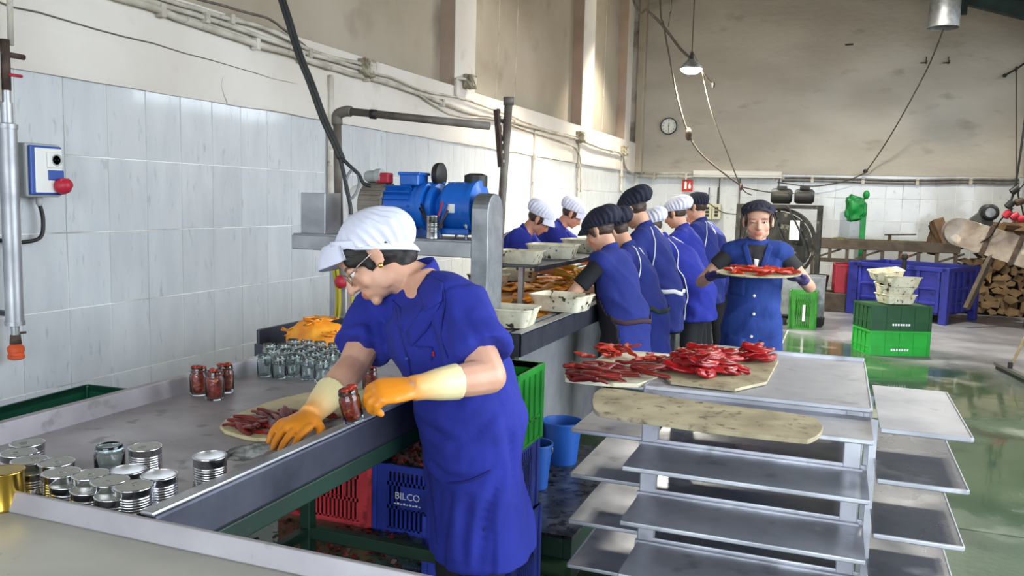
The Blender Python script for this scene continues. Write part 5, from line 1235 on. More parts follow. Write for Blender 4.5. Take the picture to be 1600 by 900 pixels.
# tubs
def tub_mesh(L=.30, Wd=.24, h=.085):
    def ring(l, w, z, r=.03, n=4):
        out = []
        for sx, sy, a0 in ((1, 1, 0), (-1, 1, 90), (-1, -1, 180), (1, -1, 270)):
            for i in range(n+1):
                a = rad(a0+90*i/n); out.append((sx*(l/2-r)+r*math.cos(a), sy*(w/2-r)+r*math.sin(a), z))
        return out
    rings = [ring(L*.8, Wd*.8, 0), ring(L*.82, Wd*.82, .004), ring(L*.95, Wd*.95, h*.9), ring(L, Wd, h*.92), ring(L, Wd, h), ring(L*.94, Wd*.94, h), ring(L*.8, Wd*.8, .012), ring(L*.4, Wd*.4, .010)]
    k = len(rings[0]); b = MB(); vs = [p for r in rings for p in r]; fs = []
    for i in range(len(rings)-1):
        for j in range(k): fs.append((i*k+j, i*k+(j+1) % k, (i+1)*k+(j+1) % k, (i+1)*k+j))
    fs.append(tuple(range(k-1, -1, -1))); fs.append(tuple(range((len(rings)-1)*k, len(rings)*k)))
    return b.add(vs, fs)
TUBS = [tub_mesh().mesh('tub', M['tub']), tub_mesh(.26, .2, .08).mesh('tub', M['tub'])]
for me in TUBS: shade_auto(me, 40)
def tub(loc, rz, label, k=0, m=None, tilt=(0, 0), sc=1, group=None):
    o = bpy.data.objects.new('plastic_tub', TUBS[k]); COL.objects.link(o); o.location = loc; o.rotation_euler = (tilt[0], tilt[1], rz); o.scale = (sc,)*3
    return tag(o, label, 'tub', group)
tub((1.99, 3.56, .907), rad(4), 'dirty cream tub at the near end of the conveyor ledge'); tub((2.06, 4.2, .907), rad(-6), 'dirty cream tub in front of the nearest worker, second on ledge')
tub((1.26, 5.1, .907), rad(3), 'cream tub on the far conveyor ledge behind the steel post', 1); tub((1.29, 5.6, .907), rad(3), 'cream tub on the far ledge below the yellow gloves', 1)
tub((1.62, 5.35, 1.098), rad(5), 'cream tub on the raised shelf before the first white cap', sc=1.1); tub((1.62, 6.15, 1.098), rad(-4), 'cream tub on the raised shelf before the pleated cap', sc=1.15); tub((1.63, 6.75, 1.098), rad(8), 'cream tub on the raised shelf behind the navy caps', 1)
tub((1.62, 4.75, 1.098), rad(5), 'cream tub on raised shelf hidden by the steel column', 1)
tub((1.45, 7.5, .875), rad(25), 'cream tub lying on the belt in front of violet gloves', 1)
# drive frame
t = thing('drive_frame', 'stainless frame with thick rounded posts carrying the blue motor', 'frame', (1.45, 3.55, 0)); ox, oy = 1.45, 3.55
def rounded_post(x0, x1, y0, y1, z0, z1):
    r = (y1-y0)/2; poly = [(y0, z0), (y1, z0)]+[((y0+y1)/2+r*math.cos(a), z1-r+r*math.sin(a)) for a in [math.pi*i/14 for i in range(15)]]
    return MB().prism(poly, x0, x1, Matrix(((0, 0, 1), (1, 0, 0), (0, 1, 0))))
rounded_post(1.875-ox, 1.955-ox, 3.42-oy, 3.60-oy, .80, 1.505).build('post', M['galv'], t, bevel=.004)
MB().box(.945-ox, 1.085-ox, 3.46-oy, 3.60-oy, 1.29, 1.49).build('post_cap_box', M['steel'], t, bevel=.004)
b0 = .90
MB().box(.92-ox, 1.875-ox, 3.42-oy, 3.47-oy, 1.215, 1.285).build('cross_beam', M['steel'], t, bevel=.004)
MB().box(.92-ox, 1.875-ox, 3.72-oy, 3.77-oy, 1.215, 1.285).build('cross_beam', M['steel'], t, bevel=.004)
MB().box(.93-ox, 1.875-ox, 3.42-oy, 3.77-oy, 1.285, 1.292).build('motor_plate', M['galv'], t)
p = PY(537, 470, 3.45); MB().box(p.x-.035-ox, p.x+.035-ox, 3.42-oy, 3.48-oy, 0, 1.215).build('leg', M['steel'], t, bevel=.004)
MB().box(.95-ox, 1.0-ox, 3.70-oy, 3.76-oy, 0, 1.215).build('leg', M['steel'], t, bevel=.004)
p = PY(535, 440, 3.40); MB().lathe([(.012, 0), (.03, .004), (.032, .02), (.02, .03), (0, .032)], p-V((ox, oy, 0)), rotm('X', 90), n=18).build('red_knob', M['red_pl'], t, smooth=True)
for x, dx in ((527, 0), (546, .004), (521, .01)):
    a = PY(x, 418, 3.40); b_ = PY(x+2, 505, 3.40); MB().tube(smooth_path([a-V((ox, oy, 0)), (a+b_)/2-V((ox-.01, oy-dx, 0)), b_-V((ox, oy, 0))], 5), .008, 6).build('yellow_strap', M['yellow_rope'], t, smooth=True)
# end trough with peeled peppers
a = PZ(492, 500, .86)
TX = 1.12
t = thing('end_trough', 'grey steel trough at the conveyor end holding orange peppers', 'trough', (1.34, 3.02, 0))
MB().box(-.24, .3, .2, .215, .80, .90).build('rear_wall', M['steel'], t, bevel=.003); MB().box(-.24, -.225, -.1, .2, .72, .90).build('side_wall', M['steel_dk'], t, bevel=.003)
MB().box(.285, .3, -.1, .2, .72, .90).build('side_wall', M['steel_dk'], t, bevel=.003); MB().box(-.24, .3, -.1, .2, .70, .72).build('floor_plate', M['steel'], t); MB().box(-.24, .3, -.115, -.1, .70, .84).build('front_wall', M['steel_dk'], t, bevel=.003)
for x in (-.2, .26): MB().box(x-.02, x+.02, .2, .42, .74, .79).build('bracket', M['steel_dk'], t)
random.seed(61)
bm = bmesh.new(); bmesh.ops.create_icosphere(bm, subdivisions=4, radius=1)
for v in bm.verts: p = v.co.copy(); v.co = V((p.x*.15, p.y*.10, p.z*.13))*(1+.12*noise.noise(p*3))
me = bpy.data.meshes.new('pepper_mash'); bm.to_mesh(me); bm.free(); me.materials.append(M['pepper_or']); me.polygons.foreach_set('use_smooth', [True]*len(me.polygons))
o = bpy.data.objects.new('pepper_mash', me); COL.objects.link(o); o.location = (1.37, 2.98, .83); tag(o, 'domed mass of peeled orange peppers in the end trough', 'peppers', kind='stuff')
for i in range(30):
    u = random.uniform(-1, 1); v = random.uniform(-1, 1); z = .78+.13*math.sqrt(max(0, 1-u*u*.8-v*v*.8))
    pepper('orange', (1.37+u*.12, 2.98+v*.075, z+.05), random.uniform(0, 6.28), 'orange pepper in the mound at the conveyor end trough', 'orange peppers in the end trough', random.uniform(-.5, .5), random.uniform(-.5, .5), .62)
# ---- motors, axis along x
def mx(px): return PY(px, 325, 3.6).x
zc = PY(650, 322, 3.6).z; yc = 3.6; RY_ = rotm('Y', 90)
t = thing('gear_motor', 'bright blue finned gear motor bolted on the steel frame', 'motor', (mx(690), yc, 1.292)); o0 = V((mx(690), yc, 1.292)); zl = zc-1.292
X = lambda px: mx(px)-o0.x
gb = MB().lathe([(.0, X(688)), (.06, X(688)), (.07, X(694)), (.105, X(700)), (.118, X(706)), (.118, X(742)), (.126, X(743)), (.126, X(750)), (.1, X(751)), (.06, X(754)), (0, X(754))], (0, 0, zl), RY_, n=36).build('gearbox', M['blue_motor'], t, auto=30)
MB().box(X(698), X(746), -.10, .10, .02, .05).build('foot_plate', M['blue_motor'], gb, bevel=.006)
for px in (702, 741):
    for y in (-.085, .085): MB().lathe([(.008, -.02), (.008, .06), (.014, .06), (.014, .07), (0, .07)], (X(px), y, .0), n=8).build('bolt', M['galv'], gb)
MB().box(X(716), X(727), -.1205, -.117, zl-.025, zl+.015).build('rating_plate', M['sticker'], gb)
for i in range(7): MB().ell((X(700+i*5), -.045+.02*(i % 3), zl+.112), .006, None, 8, 6).build('vent_plug', M['blue_motor'], gb)
MB().lathe([(.0, X(664)), (.11, X(664)), (.115, X(668)), (.115, X(674)), (.085, X(676)), (.085, X(680)), (.11, X(682)), (.11, X(688)), (.07, X(690))], (0, 0, zl), RY_, n=36).build('flange', M['blue_motor'], t, auto=30)
mo = MB().lathe([(.09, X(612)), (.098, X(614)), (.098, X(655)), (.105, X(656)), (.105, X(664)), (.07, X(666))], (0, 0, zl), RY_, n=32).build('motor_body', M['blue_motor'], t, auto=30)
for i in range(22):
    a = 2*math.pi*i/22; 
    if math.sin(a) > .8: continue
    R = rotm('X', math.degrees(a)); c = V((X(634), math.cos(a)*.108, zl+math.sin(a)*.108)); MB().obox(c, (X(654)-X(615), .03, .006), R).build('fin', M['blue_motor'], mo)
tb_ = MB().box(X(632), X(662), -.055, .05, zl+.095, zl+.155).build('terminal_box', M['blue_motor'], t, bevel=.008)
MB().box(X(630), X(664), -.06, .055, zl+.145, zl+.16).build('box_lid', M['blue_motor'], tb_, bevel=.004)
MB().lathe([(.055, 0), (.06, .01), (.06, .03), (.04, .04), (0, .04)], (X(672), .06, zl+.15), rotm('Y', 90), n=24).build('hand_wheel', M['rubber'], t, auto=40)
MB().box(X(616), X(656), -.1, .1, .0, .04).build('foot_plate', M['blue_motor'], mo, bevel=.006)
fg = MB().lathe([(.1, X(574)), (.104, X(576)), (.104, X(610)), (.098, X(612))], (0, 0, zl), RY_, n=32).build('grey_motor_body', M['grey_motor'], t, auto=40)
for i in range(26):
    a = 2*math.pi*i/26; R = rotm('X', math.degrees(a)); MB().obox((X(593), math.cos(a)*.106, zl+math.sin(a)*.106), (X(609)-X(577), .014, .005), R).build('fin', M['grey_motor'], fg)
MB().lathe([(0, X(550)), (.06, X(551)), (.092, X(556)), (.103, X(566)), (.103, X(575)), (.09, X(576))], (0, 0, zl), RY_, n=32).build('fan_cover', M['white_pl'], t, auto=40)
pl = MB().lathe([(0, 0), (.022, 0), (.028, .012), (.028, .055), (.034, .06), (.034, .09), (0, .092)], (X(580), -.05, zl+.135), rotm('Y', 86), n=20).build('plug', M['grey_pl'], t, auto=40)
MB().box(X(599), X(618), -.075, -.02, zl+.105, zl+.155).build('red_socket', M['red_pl'], t, bevel=.008)
# shaft guard behind
MB().lathe([(.0, 0), (.055, 0), (.055, .05), (.03, .06), (0, .06)], (X(736), .05, zl+.1), None, n=20).build('breather_cap', M['rubber'], t, auto=40)
# can with pens
c = PY(675, 378, 3.44); t = thing('pen_can', 'ribbed tin can holding pens beside the blue motor', 'can', (c.x, 3.45, 1.293))
MB().lathe(can_profile(r=.033, h=.105)+[(.031, .105), (.031, .004), (0, .004)], n=30).build('can_wall', M['tin'], t, auto=60)
for (dx, dy, lean, hh, m) in ((.01, 0, 14, .165, 'red_pl'), (.016, .008, 22, .16, 'blue_pl'), (-.012, .0, -22, .16, 'black_pl'), (-.006, .01, -30, .15, 'rubber'), (.018, -.006, 30, .14, 'rust')):
    R = rotm('Y', lean); p0 = V((dx*.4, dy, .01)); MB().tube([p0, p0+R@V((0, 0, hh))], .005, 8).build('pen', M[m], t, smooth=True)
# pipe frame and pole
t = thing('pipe_frame', 'bent grey gas pipe rising behind the motors with a long arm', 'pipe', (PY(530, 305, 3.66).x, 3.66, 1.292)); o0 = V(t.location)
a = PY(530, 300, 3.66); b_ = PY(527, 186, 3.66); c_ = PY(540, 174, 3.66); d_ = PX(765, 197, 1.9) if False else PY(765, 197, 3.75)
MB().tube([V((0, 0, .0)), b_-o0-V((0, 0, .02))], .021, 12).build('upright', M['pipe'], t, smooth=True)
MB().tube(smooth_path([b_-o0-V((0, 0, .03)), b_-o0+V((.002, 0, .02)), c_-o0+V((0, 0, 0)), c_-o0+V((.03, .003, -.001))], 5), .027, 12).build('elbow', M['pipe'], t, smooth=True)
MB().tube([c_-o0+V((.02, .002, 0)), d_-o0], .019, 12).build('arm', M['pipe'], t, smooth=True)
m_ = c_.lerp(d_, .18)-o0; MB().tube([m_, m_+(d_-c_).normalized()*.03], .024, 12).build('pipe_clamp', M['rubber'], t, smooth=True)
a = PY(784, 320, 4.05); b_ = PY(795, 158, 4.05); t = thing('steel_pole', 'upright grey pole with capped top rising beside the conveyor post', 'pole', (a.x, 4.05, .907)); o0 = V(t.location)
MB().tube([V((-.02, 0, 0)), a-o0, b_-o0], .021, 12).build('tube', M['pipe'], t, smooth=True)
MB().tube([b_-o0-V((0, 0, .02)), b_-o0+V((0, 0, .02))], .028, 12).build('cap', M['pipe'], t, smooth=True)
e0, e1 = PY(779, 170, 4.02), PY(786, 261, 4.02)
an = MB().bar(e0-o0, e1-o0, .035, .004).bar(e0-o0+V((-.018, .018, 0)), e1-o0+V((-.018, .018, 0)), .004, .035).build('slotted_angle', M['rust'], t)
for i in range(6): MB().ell((e0-o0).lerp(e1-o0, .1+i*.16)+V((.008, -.003, 0)), (.004, .002, .008), None, 8, 6).build('slot', M['white_pl'], an)
MB().tube([b_-o0-V((0, 0, .1)), b_-o0+V((-.05, -.01, -.1))], .012, 8).build('clamp', M['rust'], t, smooth=True)
# black hanging cable
def Q(x, y, D=3.55): return PD(x, y, D)
t = thing('black_cable', 'thick black cable bundle hanging from above down to the motors', 'cable', Q(545, 300)); o0 = V(t.location)
for k, off in enumerate((V((0, 0, 0)), V((.012, .006, .0)))):
    MB().tube([p-o0+off for p in smooth_path([Q(408, -90), Q(430, -25), Q(448, 30), Q(465, 85), Q(483, 130), Q(503, 185), Q(520, 222), Q(531, 248)], 5)], .011, 8).build('strand', M['rubber'], t, smooth=True)
q_ = Q(408, -90); MB().tube([q_-o0, V((q_.x-.15, q_.y, roof_z(q_.x-.15)))-o0], .014, 8).build('strand', M['rubber'], t, smooth=True)
MB().tube([p-o0 for p in smooth_path([Q(531, 245), Q(538, 275), Q(543, 300), Q(547, 320), Q(548, 335)], 6)], .009, 8).build('strand', M['rubber'], t, smooth=True)
MB().tube([p-o0 for p in smooth_path([Q(529, 242), Q(545, 258), Q(560, 272), Q(568, 286), Q(580, 291)], 6)], .008, 8).build('strand', M['rubber'], t, smooth=True)
MB().tube([p-o0 for p in smooth_path([Q(553, 262), Q(543, 275), Q(540, 295), Q(547, 310), Q(556, 302), Q(561, 285), Q(557, 268), Q(551, 262)], 5)], .006, 8).build('tied_loop', mat('grey_cable', g('77777a'), .5), t, smooth=True)
# walkway beside the conveyor
t = thing('walkway', 'wet perforated steel step on a green frame below the buckets', 'step', (2.22, 3.85, 0))
MB().box(-.23, .23, -.64, .65, .085, .1).build('plate', mat('walkway_plate', g('6f7274'), .3, .8, c2=g('3c3a38'), ns=9, c3=g('1c1714'), ns3=26, lo3=.54, hi3=.6), t)
for x in (-.21, .21): MB().box(x-.02, x+.02, -.64, .65, 0, .085).build('side_rail', M['green_paint'], t, bevel=.003)
for y in (-.62, .0, .62): MB().box(-.19, .19, y-.02, y+.02, 0, .085).build('cross_rail', M['green_paint'], t, bevel=.003)
def bucket(loc, r, h, label):
    t = thing('bucket', label, 'bucket', loc)
    MB().lathe([(0, 0), (r*.74, 0), (r*.76, .006), (r*.98, h*.95), (r*1.04, h*.955), (r*1.04, h), (r*.97, h), (r*.74, .012), (0, .01)], n=32).build('pail', M['blue_bucket'], t, auto=40)
    MB().tube(arc((0, 0, h*.93), r*1.03, 0, math.pi, 14, (1, 0, 0), (0, .5, -.85)), .003, 6).build('handle', M['galv'], t, smooth=True)
bucket((2.10, 4.15, .1005), .105, .225, 'larger blue bucket on the step beside the conveyor'); bucket((2.10, 3.72, .1005), .085, .22, 'smaller blue bucket in front, half behind the green crate')
# ================================================================== BACK OF THE HALL
# lamps: one pendant in view, two high bays near the left wall above view, plus two unseen fill lamps added
def pendant(c, label, power, r=.10, cord=1.5, spot=True, size=2.2):
    t = thing('pendant_lamp', label, 'lamp', c)
    MB().lathe([(r*.35, .10), (r*.5, .08), (r*.9, .03), (r, .012), (r, 0), (r*.96, 0), (r*.96, .01), (r*.3, .09)], n=32).build('housing', M['galv'], t, auto=40)
    MB().lathe([(0, -.45*r), (r*.5, -.38*r), (r*.85, -.18*r), (r*.95, .002), (r*.93, .006), (0, .004)], n=32).build('diffuser', M['lamp'], t, smooth=True)
    for i in range(3):
        a = 2*math.pi*i/3; MB().tube([(r*.6*math.cos(a), r*.6*math.sin(a), .06), (0, 0, .2)], .003, 6).build('hanger_wire', M['rope'], t)
    MB().lathe([(.02, .1), (.025, .12), (.02, .17), (0, .18)], n=14).build('lamp_holder', M['rubber'], t, smooth=True)
    MB().tube([(0, 0, .17), (0, 0, cord)], .006, 6).build('cord', M['rope'], t, smooth=True)
    l = bpy.data.lights.new('lamp_light', 'SPOT'); l.energy = power; l.color = (1, .95, .80); l.spot_size = size; l.spot_blend = .6; l.shadow_soft_size = r*.8
    lo = bpy.data.objects.new('lamp_light', l); COL.objects.link(lo); lo.parent = t; lo.location = (0, 0, -.45*r-.02)
    return t
c = PD(1080, 108, 9.0); pendant(c, 'lit round pendant lamp hanging in front of the back wall', 900, .12, roof_z(c.x)-c.z, size=2.7)
pendant((.95, 8.2, 3.72), 'lit pendant lamp above the near stretch of the left wall', 240, .16, roof_z(.95)-3.72, size=1.9)
pendant((.9, 12.2, 4.75), 'lit pendant lamp above the far stretch of the left wall', 1000, .16, roof_z(.9)-4.75, size=1.7)
pendant((4.3, 11.2, 4.72), 'added unseen fill lamp above the wood store at the back', 900, .16, roof_z(4.3)-4.72, size=2.5)  # lamp added above the frame to brighten the back wall
pendant((4.6, 5.6, 4.0), 'added unseen fill lamp above the aisle on the right', 260, .16, roof_z(4.6)-4.0, size=2.4)  # extra lamp added out of view to lift the aisle
# cords
def cord(pts, r, name, label, m='rope', knots=(), n=6):
    t = thing(name, label, 'rope', pts[0]); o0 = V(pts[0]); q = smooth_path(pts, n)
    MB().tube([p-o0 for p in q], r, 6).build('strand', M[m], t, smooth=True)
    for k, s in knots:
        p = q[int(k*(len(q)-1))]-o0; MB().ell(p, (s, s, s*2.0), None, 10, 8).build('knot', M['rust'], t, smooth=True)
    return t
D9 = 9.0
def K(x, y, D=D9): return PD(x, y, D)
cord([V((.6, 9.0, roof_z(.6))), K(985, -18), K(1012, 16), K(1030, 34), K(1045, 52), K(1062, 75), K(1080, 92)], .016, 'twisted_cord', 'thick twisted cord slanting down to the pendant lamp')
cord([V((K(1031, -12).x-.1, 9.1, roof_z(1.3))), K(1031, -12), K(1037, 40), K(1048, 100), K(1060, 160), K(1076, 210), K(1095, 240), K(1130, 270), K(1158, 290)], .010, 'hanging_rope', 'dark rope with a knot hanging left of the lamp', knots=((.64, .035),))
cord([K(1097, 112), K(1112, 175), K(1135, 235), K(1158, 292), K(1175, 305)], .007, 'hanging_rope', 'thin rope falling right of the lamp to a red tie', knots=((.75, .02),))
cord([V((K(1050, -15).x, 9.15, roof_z(1.6))), K(1050, -15), K(1047, 20), K(1044, 42)], .004, 'thin_cord', 'very thin cord meeting the twisted cord above the lamp')
cord([K(1096, 110), K(1105, 122), K(1116, 134)], .009, 'short_rope', 'short frayed rope end beside the pendant lamp', knots=((.95, .018),))
def Bk(x, y, Y=14.55): return PY(x, y, Y)
cord([PY(1474, 46, 12.6), PY(1450, 105, 13.2), PY(1410, 180, 13.8), PY(1380, 230, 14.3), Bk(1352, 270)], .010, 'hanging_rope', 'long black cord curving from the vent pipe to back wall')
cord([Bk(1352, 270), Bk(1320, 283), Bk(1270, 291), Bk(1215, 285)], .010, 'sagging_cable', 'sagging black cable along the back wall tiles')
cord([Bk(1588, 108, 14.3), Bk(1588, 200, 14.3), Bk(1588, 290, 14.3)], .009, 'hanging_rope', 'vertical cord at the far right edge of back wall', knots=((.02, .02),))
cord([K(1085, 305, 12), K(1108, 318, 12), K(1130, 332, 12), K(1155, 335, 12)], .009, 'sagging_cable', 'black cable sagging behind the walking woman to the left')
cord([K(1158, 292, 9.2), K(1200, 300, 10), K(1240, 302, 11)], .008, 'sagging_cable', 'thin cable running from the red tie to the dark machine')
c = Bk(1352, 270, 14.6); tag(MB().lathe([(.03, 0), (.04, .02), (.03, .05), (0, .06)], n=14).build('wall_hook', M['rubber'], loc=c), 'small black insulator hook on the back wall', 'hook')
# brackets on the back wall
for x, lab in ((1447, 'left of two iron brackets high on back wall'), (1482, 'right of two iron brackets high on back wall')):
    c = Bk(x, 98, 14.66); t = thing('wall_bracket', lab, 'bracket', c)
    MB().bar((0, 0, -.02), (0, 0, .09), .014, .014).build('upright', M['rust'], t); MB().bar((-.08, 0, 0), (.02, 0, 0), .016, .016).build('arm', M['rust'], t); MB().bar((0, -.2, 0), (0, .03, 0), .012, .012).build('rod', M['rust'], t)
c = Bk(1570, 118, 14.6); tag(MB().tube([(0, 0, 0), (.16, -.05, .1), (.3, -.08, .22)], .014, 8).ell((0, 0, 0), .03).build('wall_anchor', M['rubber'], loc=c, smooth=True), 'black slanting anchor stay at right of back wall', 'anchor')
c = Bk(1327, 70, 14.67); tag(MB().tube([(-.06, 0, 0), (.06, 0, .005)], .014, 6).build('wall_patch', M['rust'], loc=c), 'small rusty iron stub in upper back wall', 'iron stub')
# long batten light fitting and conduits
a, b_ = Bk(997, 271, 14.62), Bk(1222, 266, 14.62); t = thing('light_batten', 'long unlit strip light running along the back wall', 'strip light', a)
L_b = b_.x-a.x
MB().box(L_b*.40, L_b, -.06, .06, -.02, .06).build('housing', M['tube_off'], t, bevel=.008); MB().box(L_b*.40, L_b, -.05, .05, -.05, -.02).build('diffuser', M['white_pl'], t, bevel=.01)
MB().tube([(0, 0, 0), (L_b*.42, 0, .015)], .022, 8).build('conduit', M['conduit'], t, smooth=True); MB().tube([(0, 0, -.06), (L_b*.5, 0, -.05), (L_b*1.02, 0, -.05)], .015, 8).build('conduit', M['conduit'], t, smooth=True)
for k in (.12, .35, .6, .95): MB().box(L_b*k-.02, L_b*k+.02, -.02, .06, -.09, .03).build('clip', M['conduit'], t)
for dz, r, lab in ((0, .02, 'upper painted conduit crossing the back wall at right'), (-.05, .015, 'lower thin painted conduit crossing the back wall at right')):
    conduit([Bk(1222, 278, 14.66)+V((0, 0, dz)), Bk(1300, 279, 14.66)+V((0, 0, dz)), Bk(1400, 281, 14.66)+V((0, 0, dz-.01)), Bk(1500, 282, 14.66)+V((0, 0, dz+.01)), Bk(1592, 281, 14.66)+V((0, 0, dz))], r, 'painted_conduit', lab, 'pipe', clips=(.2, .4, .6, .8))
for x, y1, lab in ((1218, 310, 'vertical conduit drop under the strip light end'), (1125, 320, 'thin vertical cable above the electrical boxes'), (1157, 330, 'thin vertical cable on tiles left of walking woman')):
    a = Bk(x, 272, 14.68); conduit([a, V((a.x, a.y, a.z-.15)), V((a.x, a.y, Bk(x, y1, 14.68).z))], .010, 'conduit_drop', lab, 'pipe')
# clock
c = Bk(1045, 197, 14.64); t = thing('wall_clock', 'round white wall clock with dark numerals on the back wall', 'clock', c); RX_ = rotm('X', 90)
MB().lathe([(.0, -.02), (.128, -.02), (.128, .0), (0, .0)], (0, 0, 0), RX_, n=40).build('face', M['sticker'], t, auto=40)
MB().lathe([(.125, -.025), (.143, -.02), (.146, .0), (.143, .018), (.132, .024), (.126, .016)], (0, 0, 0), RX_, n=40, closed=True).build('rim', mat('clock_rim', g('4a4a52'), .35, .6), t, smooth=True)
for i in range(12):
    a = math.pi/2-2*math.pi*(i+1)/12; text_mesh('numeral', str(i+1), .042, M['ink'], t, (.1*math.cos(a), -.0015, .1*math.sin(a)), rotm('X', 90))
for a, l_, w in ((88, .06, .010), (268, .092, .007)): MB().bar((0, -.005, 0), (l_*math.cos(rad(a)), -.005, l_*math.sin(rad(a))), w, .002, up=(0, 1, 0)).build('hand', M['ink'], t)
MB().lathe([(.01, 0), (.01, .004), (0, .005)], (0, -.004, 0), RX_, n=14).build('hub', M['ink'], t)
# red fire sign
c = Bk(1074, 290, 14.66); t = thing('fire_sign', 'red fire equipment sign with white symbols on back wall', 'sign', c)
MB().box(-.09, .09, -.004, .004, -.1, .1).build('plate', M['paper_red'], t)
MB().box(-.05, -.01, -.007, -.004, -.06, .06).box(-.04, -.02, -.007, -.004, .06, .075).build('extinguisher_symbol', M['white_ink'], t)
MB().prism([(.02, -.05), (.06, -.05), (.065, -.01), (.05, .02), (.045, .06), (.03, .03), (.015, 0)], -.001, .002, rotm('X', 90), (0, -.005, 0)).build('flame_symbol', M['white_ink'], t)
c = Bk(1088, 312, 14.66); tag(MB().box(-.06, .06, -.01, .01, -.1, .1).box(-.05, .05, -.012, -.009, .02, .09, 1).box(-.05, .05, -.012, -.009, -.09, -.01, 1).build('notice', [M['paper_red'], M['white_ink']], loc=c), 'faded red notice below the fire sign', 'notice')
# electrical boxes
for x, w, lab in ((1106, .14, 'left grey electrical box on back wall tiles'), (1120, .14, 'right grey electrical box with switches on back wall')):
    c = Bk(x, 330, 14.6); t = thing('electrical_box', lab, 'electrical box', c); MB().box(-w/2, w/2, -.06, .07, -.14, .12).build('housing', mat('switchbox', g('b9b59a'), .5), t, bevel=.008)
    for k in range(3): MB().box(-.03, .03, -.07, -.06, -.09+k*.06, -.05+k*.06).build('switch', M['black_pl'], t, bevel=.003)
    MB().tube([(0, 0, .12), (0, .03, .4)], .01, 6).build('cable', M['rubber'], t)
# green bag on bracket
c = Bk(1347, 372, 14.4); t = thing('green_bag', 'green plastic bag hung over a green post by back wall', 'bag', (c.x, c.y, c.z-.1))
MB().box(-.04, .04, -.03, .03, -(c.z-.1), .65).build('post', M['green_cl'], t, bevel=.006)
bm = bmesh.new(); bmesh.ops.create_icosphere(bm, subdivisions=4, radius=1)
for v in bm.verts:
    p = v.co; q = V([math.copysign(abs(c_)**.55, c_) for c_ in p]); v.co = V((q.x*.145-.12, q.y*.07, q.z*(.19-.03*q.x)+.56))+p*.05*noise.noise(p*2.5)
me = bpy.data.meshes.new('bag'); bm.to_mesh(me); bm.free(); me.materials.append(M['green_cl']); me.polygons.foreach_set('use_smooth', [True]*len(me.polygons)); o = bpy.data.objects.new('bag', me); COL.objects.link(o); o.parent = t
MB().ell((.02, 0, .78), (.05, .04, .07)).build('knot', M['green_cl'], t, smooth=True)
# --- dark rotary machine behind the walking woman
t = thing('rotary_machine', 'dark rotary washing machine with round drum and black motors', 'machine', (2.66, 11.7, 0))
dk = mat('grimy_iron', g('3c3a36'), .6, .4, c2=g('22201d'), ns=9, c3=g('6f6a60'), ns3=12, lo3=.6, hi3=.7)
RX_ = rotm('X', 90)
MB().lathe([(.44, -.25), (.48, -.25), (.48, .25), (.44, .25)], (0, 0, .98), RX_, n=40, closed=True).build('drum_rim', dk, t, auto=40)
MB().lathe([(0, .22), (.43, .22), (.43, .25), (0, .25)], (0, 0, .98), RX_, n=40).build('drum_back', mat('drum_face', g('3a3833'), .6, .4, c2=g('1c1a18'), ns=9, c3=g('6a655b'), ns3=14, lo3=.6, hi3=.66), t, auto=40)
MB().lathe([(0, -.3), (.07, -.3), (.08, -.2), (.08, .2), (0, .2)], (0, 0, .98), RX_, n=20).build('hub', dk, t, auto=40)
for i in range(8):
    a = math.pi*i/4; MB().bar((.07*math.cos(a), -.22, .98+.07*math.sin(a)), (.45*math.cos(a), -.22, .98+.45*math.sin(a)), .04, .03, up=(0, 1, 0)).build('spoke', dk, t)
for x in (-.5, .5):
    for y in (-.3, .3): MB().box(x-.03, x+.03, y-.03, y+.03, 0, 1.5).build('leg', dk, t, bevel=.004)
    MB().box(x-.025, x+.025, -.3, .3, 1.45, 1.5).build('top_rail', dk, t)
for y in (-.3, .3): MB().box(-.5, .5, y-.025, y+.025, 1.45, 1.5).build('top_rail', dk, t); MB().box(-.5, .5, y-.025, y+.025, .45, .5).build('mid_rail', dk, t)
for x, r, l_ in ((.02, .10, .26), (.30, .095, .24)):
    m_ = MB().lathe([(0, -l_/2), (r*.8, -l_/2), (r, -l_/2+.03), (r, l_/2-.03), (r*.7, l_/2), (0, l_/2)], (x, -.2, 1.61), rotm('Y', 90), n=20).build('motor', M['rubber'], t, auto=40)
    MB().box(x-.06, x+.06, -.26, -.14, 1.69, 1.74).build('terminal_box', M['rubber'], m_, bevel=.01)
MB().prism([(-.2, 0), (.25, 0), (.12, -.3), (-.1, -.3)], -.25, .25, RX_, (.1, 0, .5)).build('outlet_hopper', M['galv'], t)
MB().box(.15, .27, -.34, -.31, 1.05, 1.3).build('control_panel', M['sticker'], t, bevel=.006)
for k in range(3): MB().tube(smooth_path([(-.3+.2*k, -.33, 1.5), (-.2+.25*k, -.36, 1.1), (.1+.12*k, -.34, .8), (.2, -.33, .5)], 6), .012, 6).build('hose', M['rubber'], t, smooth=True)
MB().ell((-.12, -.3, .85), (.07, .03, .05)).build('yellow_cover', M['yellow_rope'], t, smooth=True)
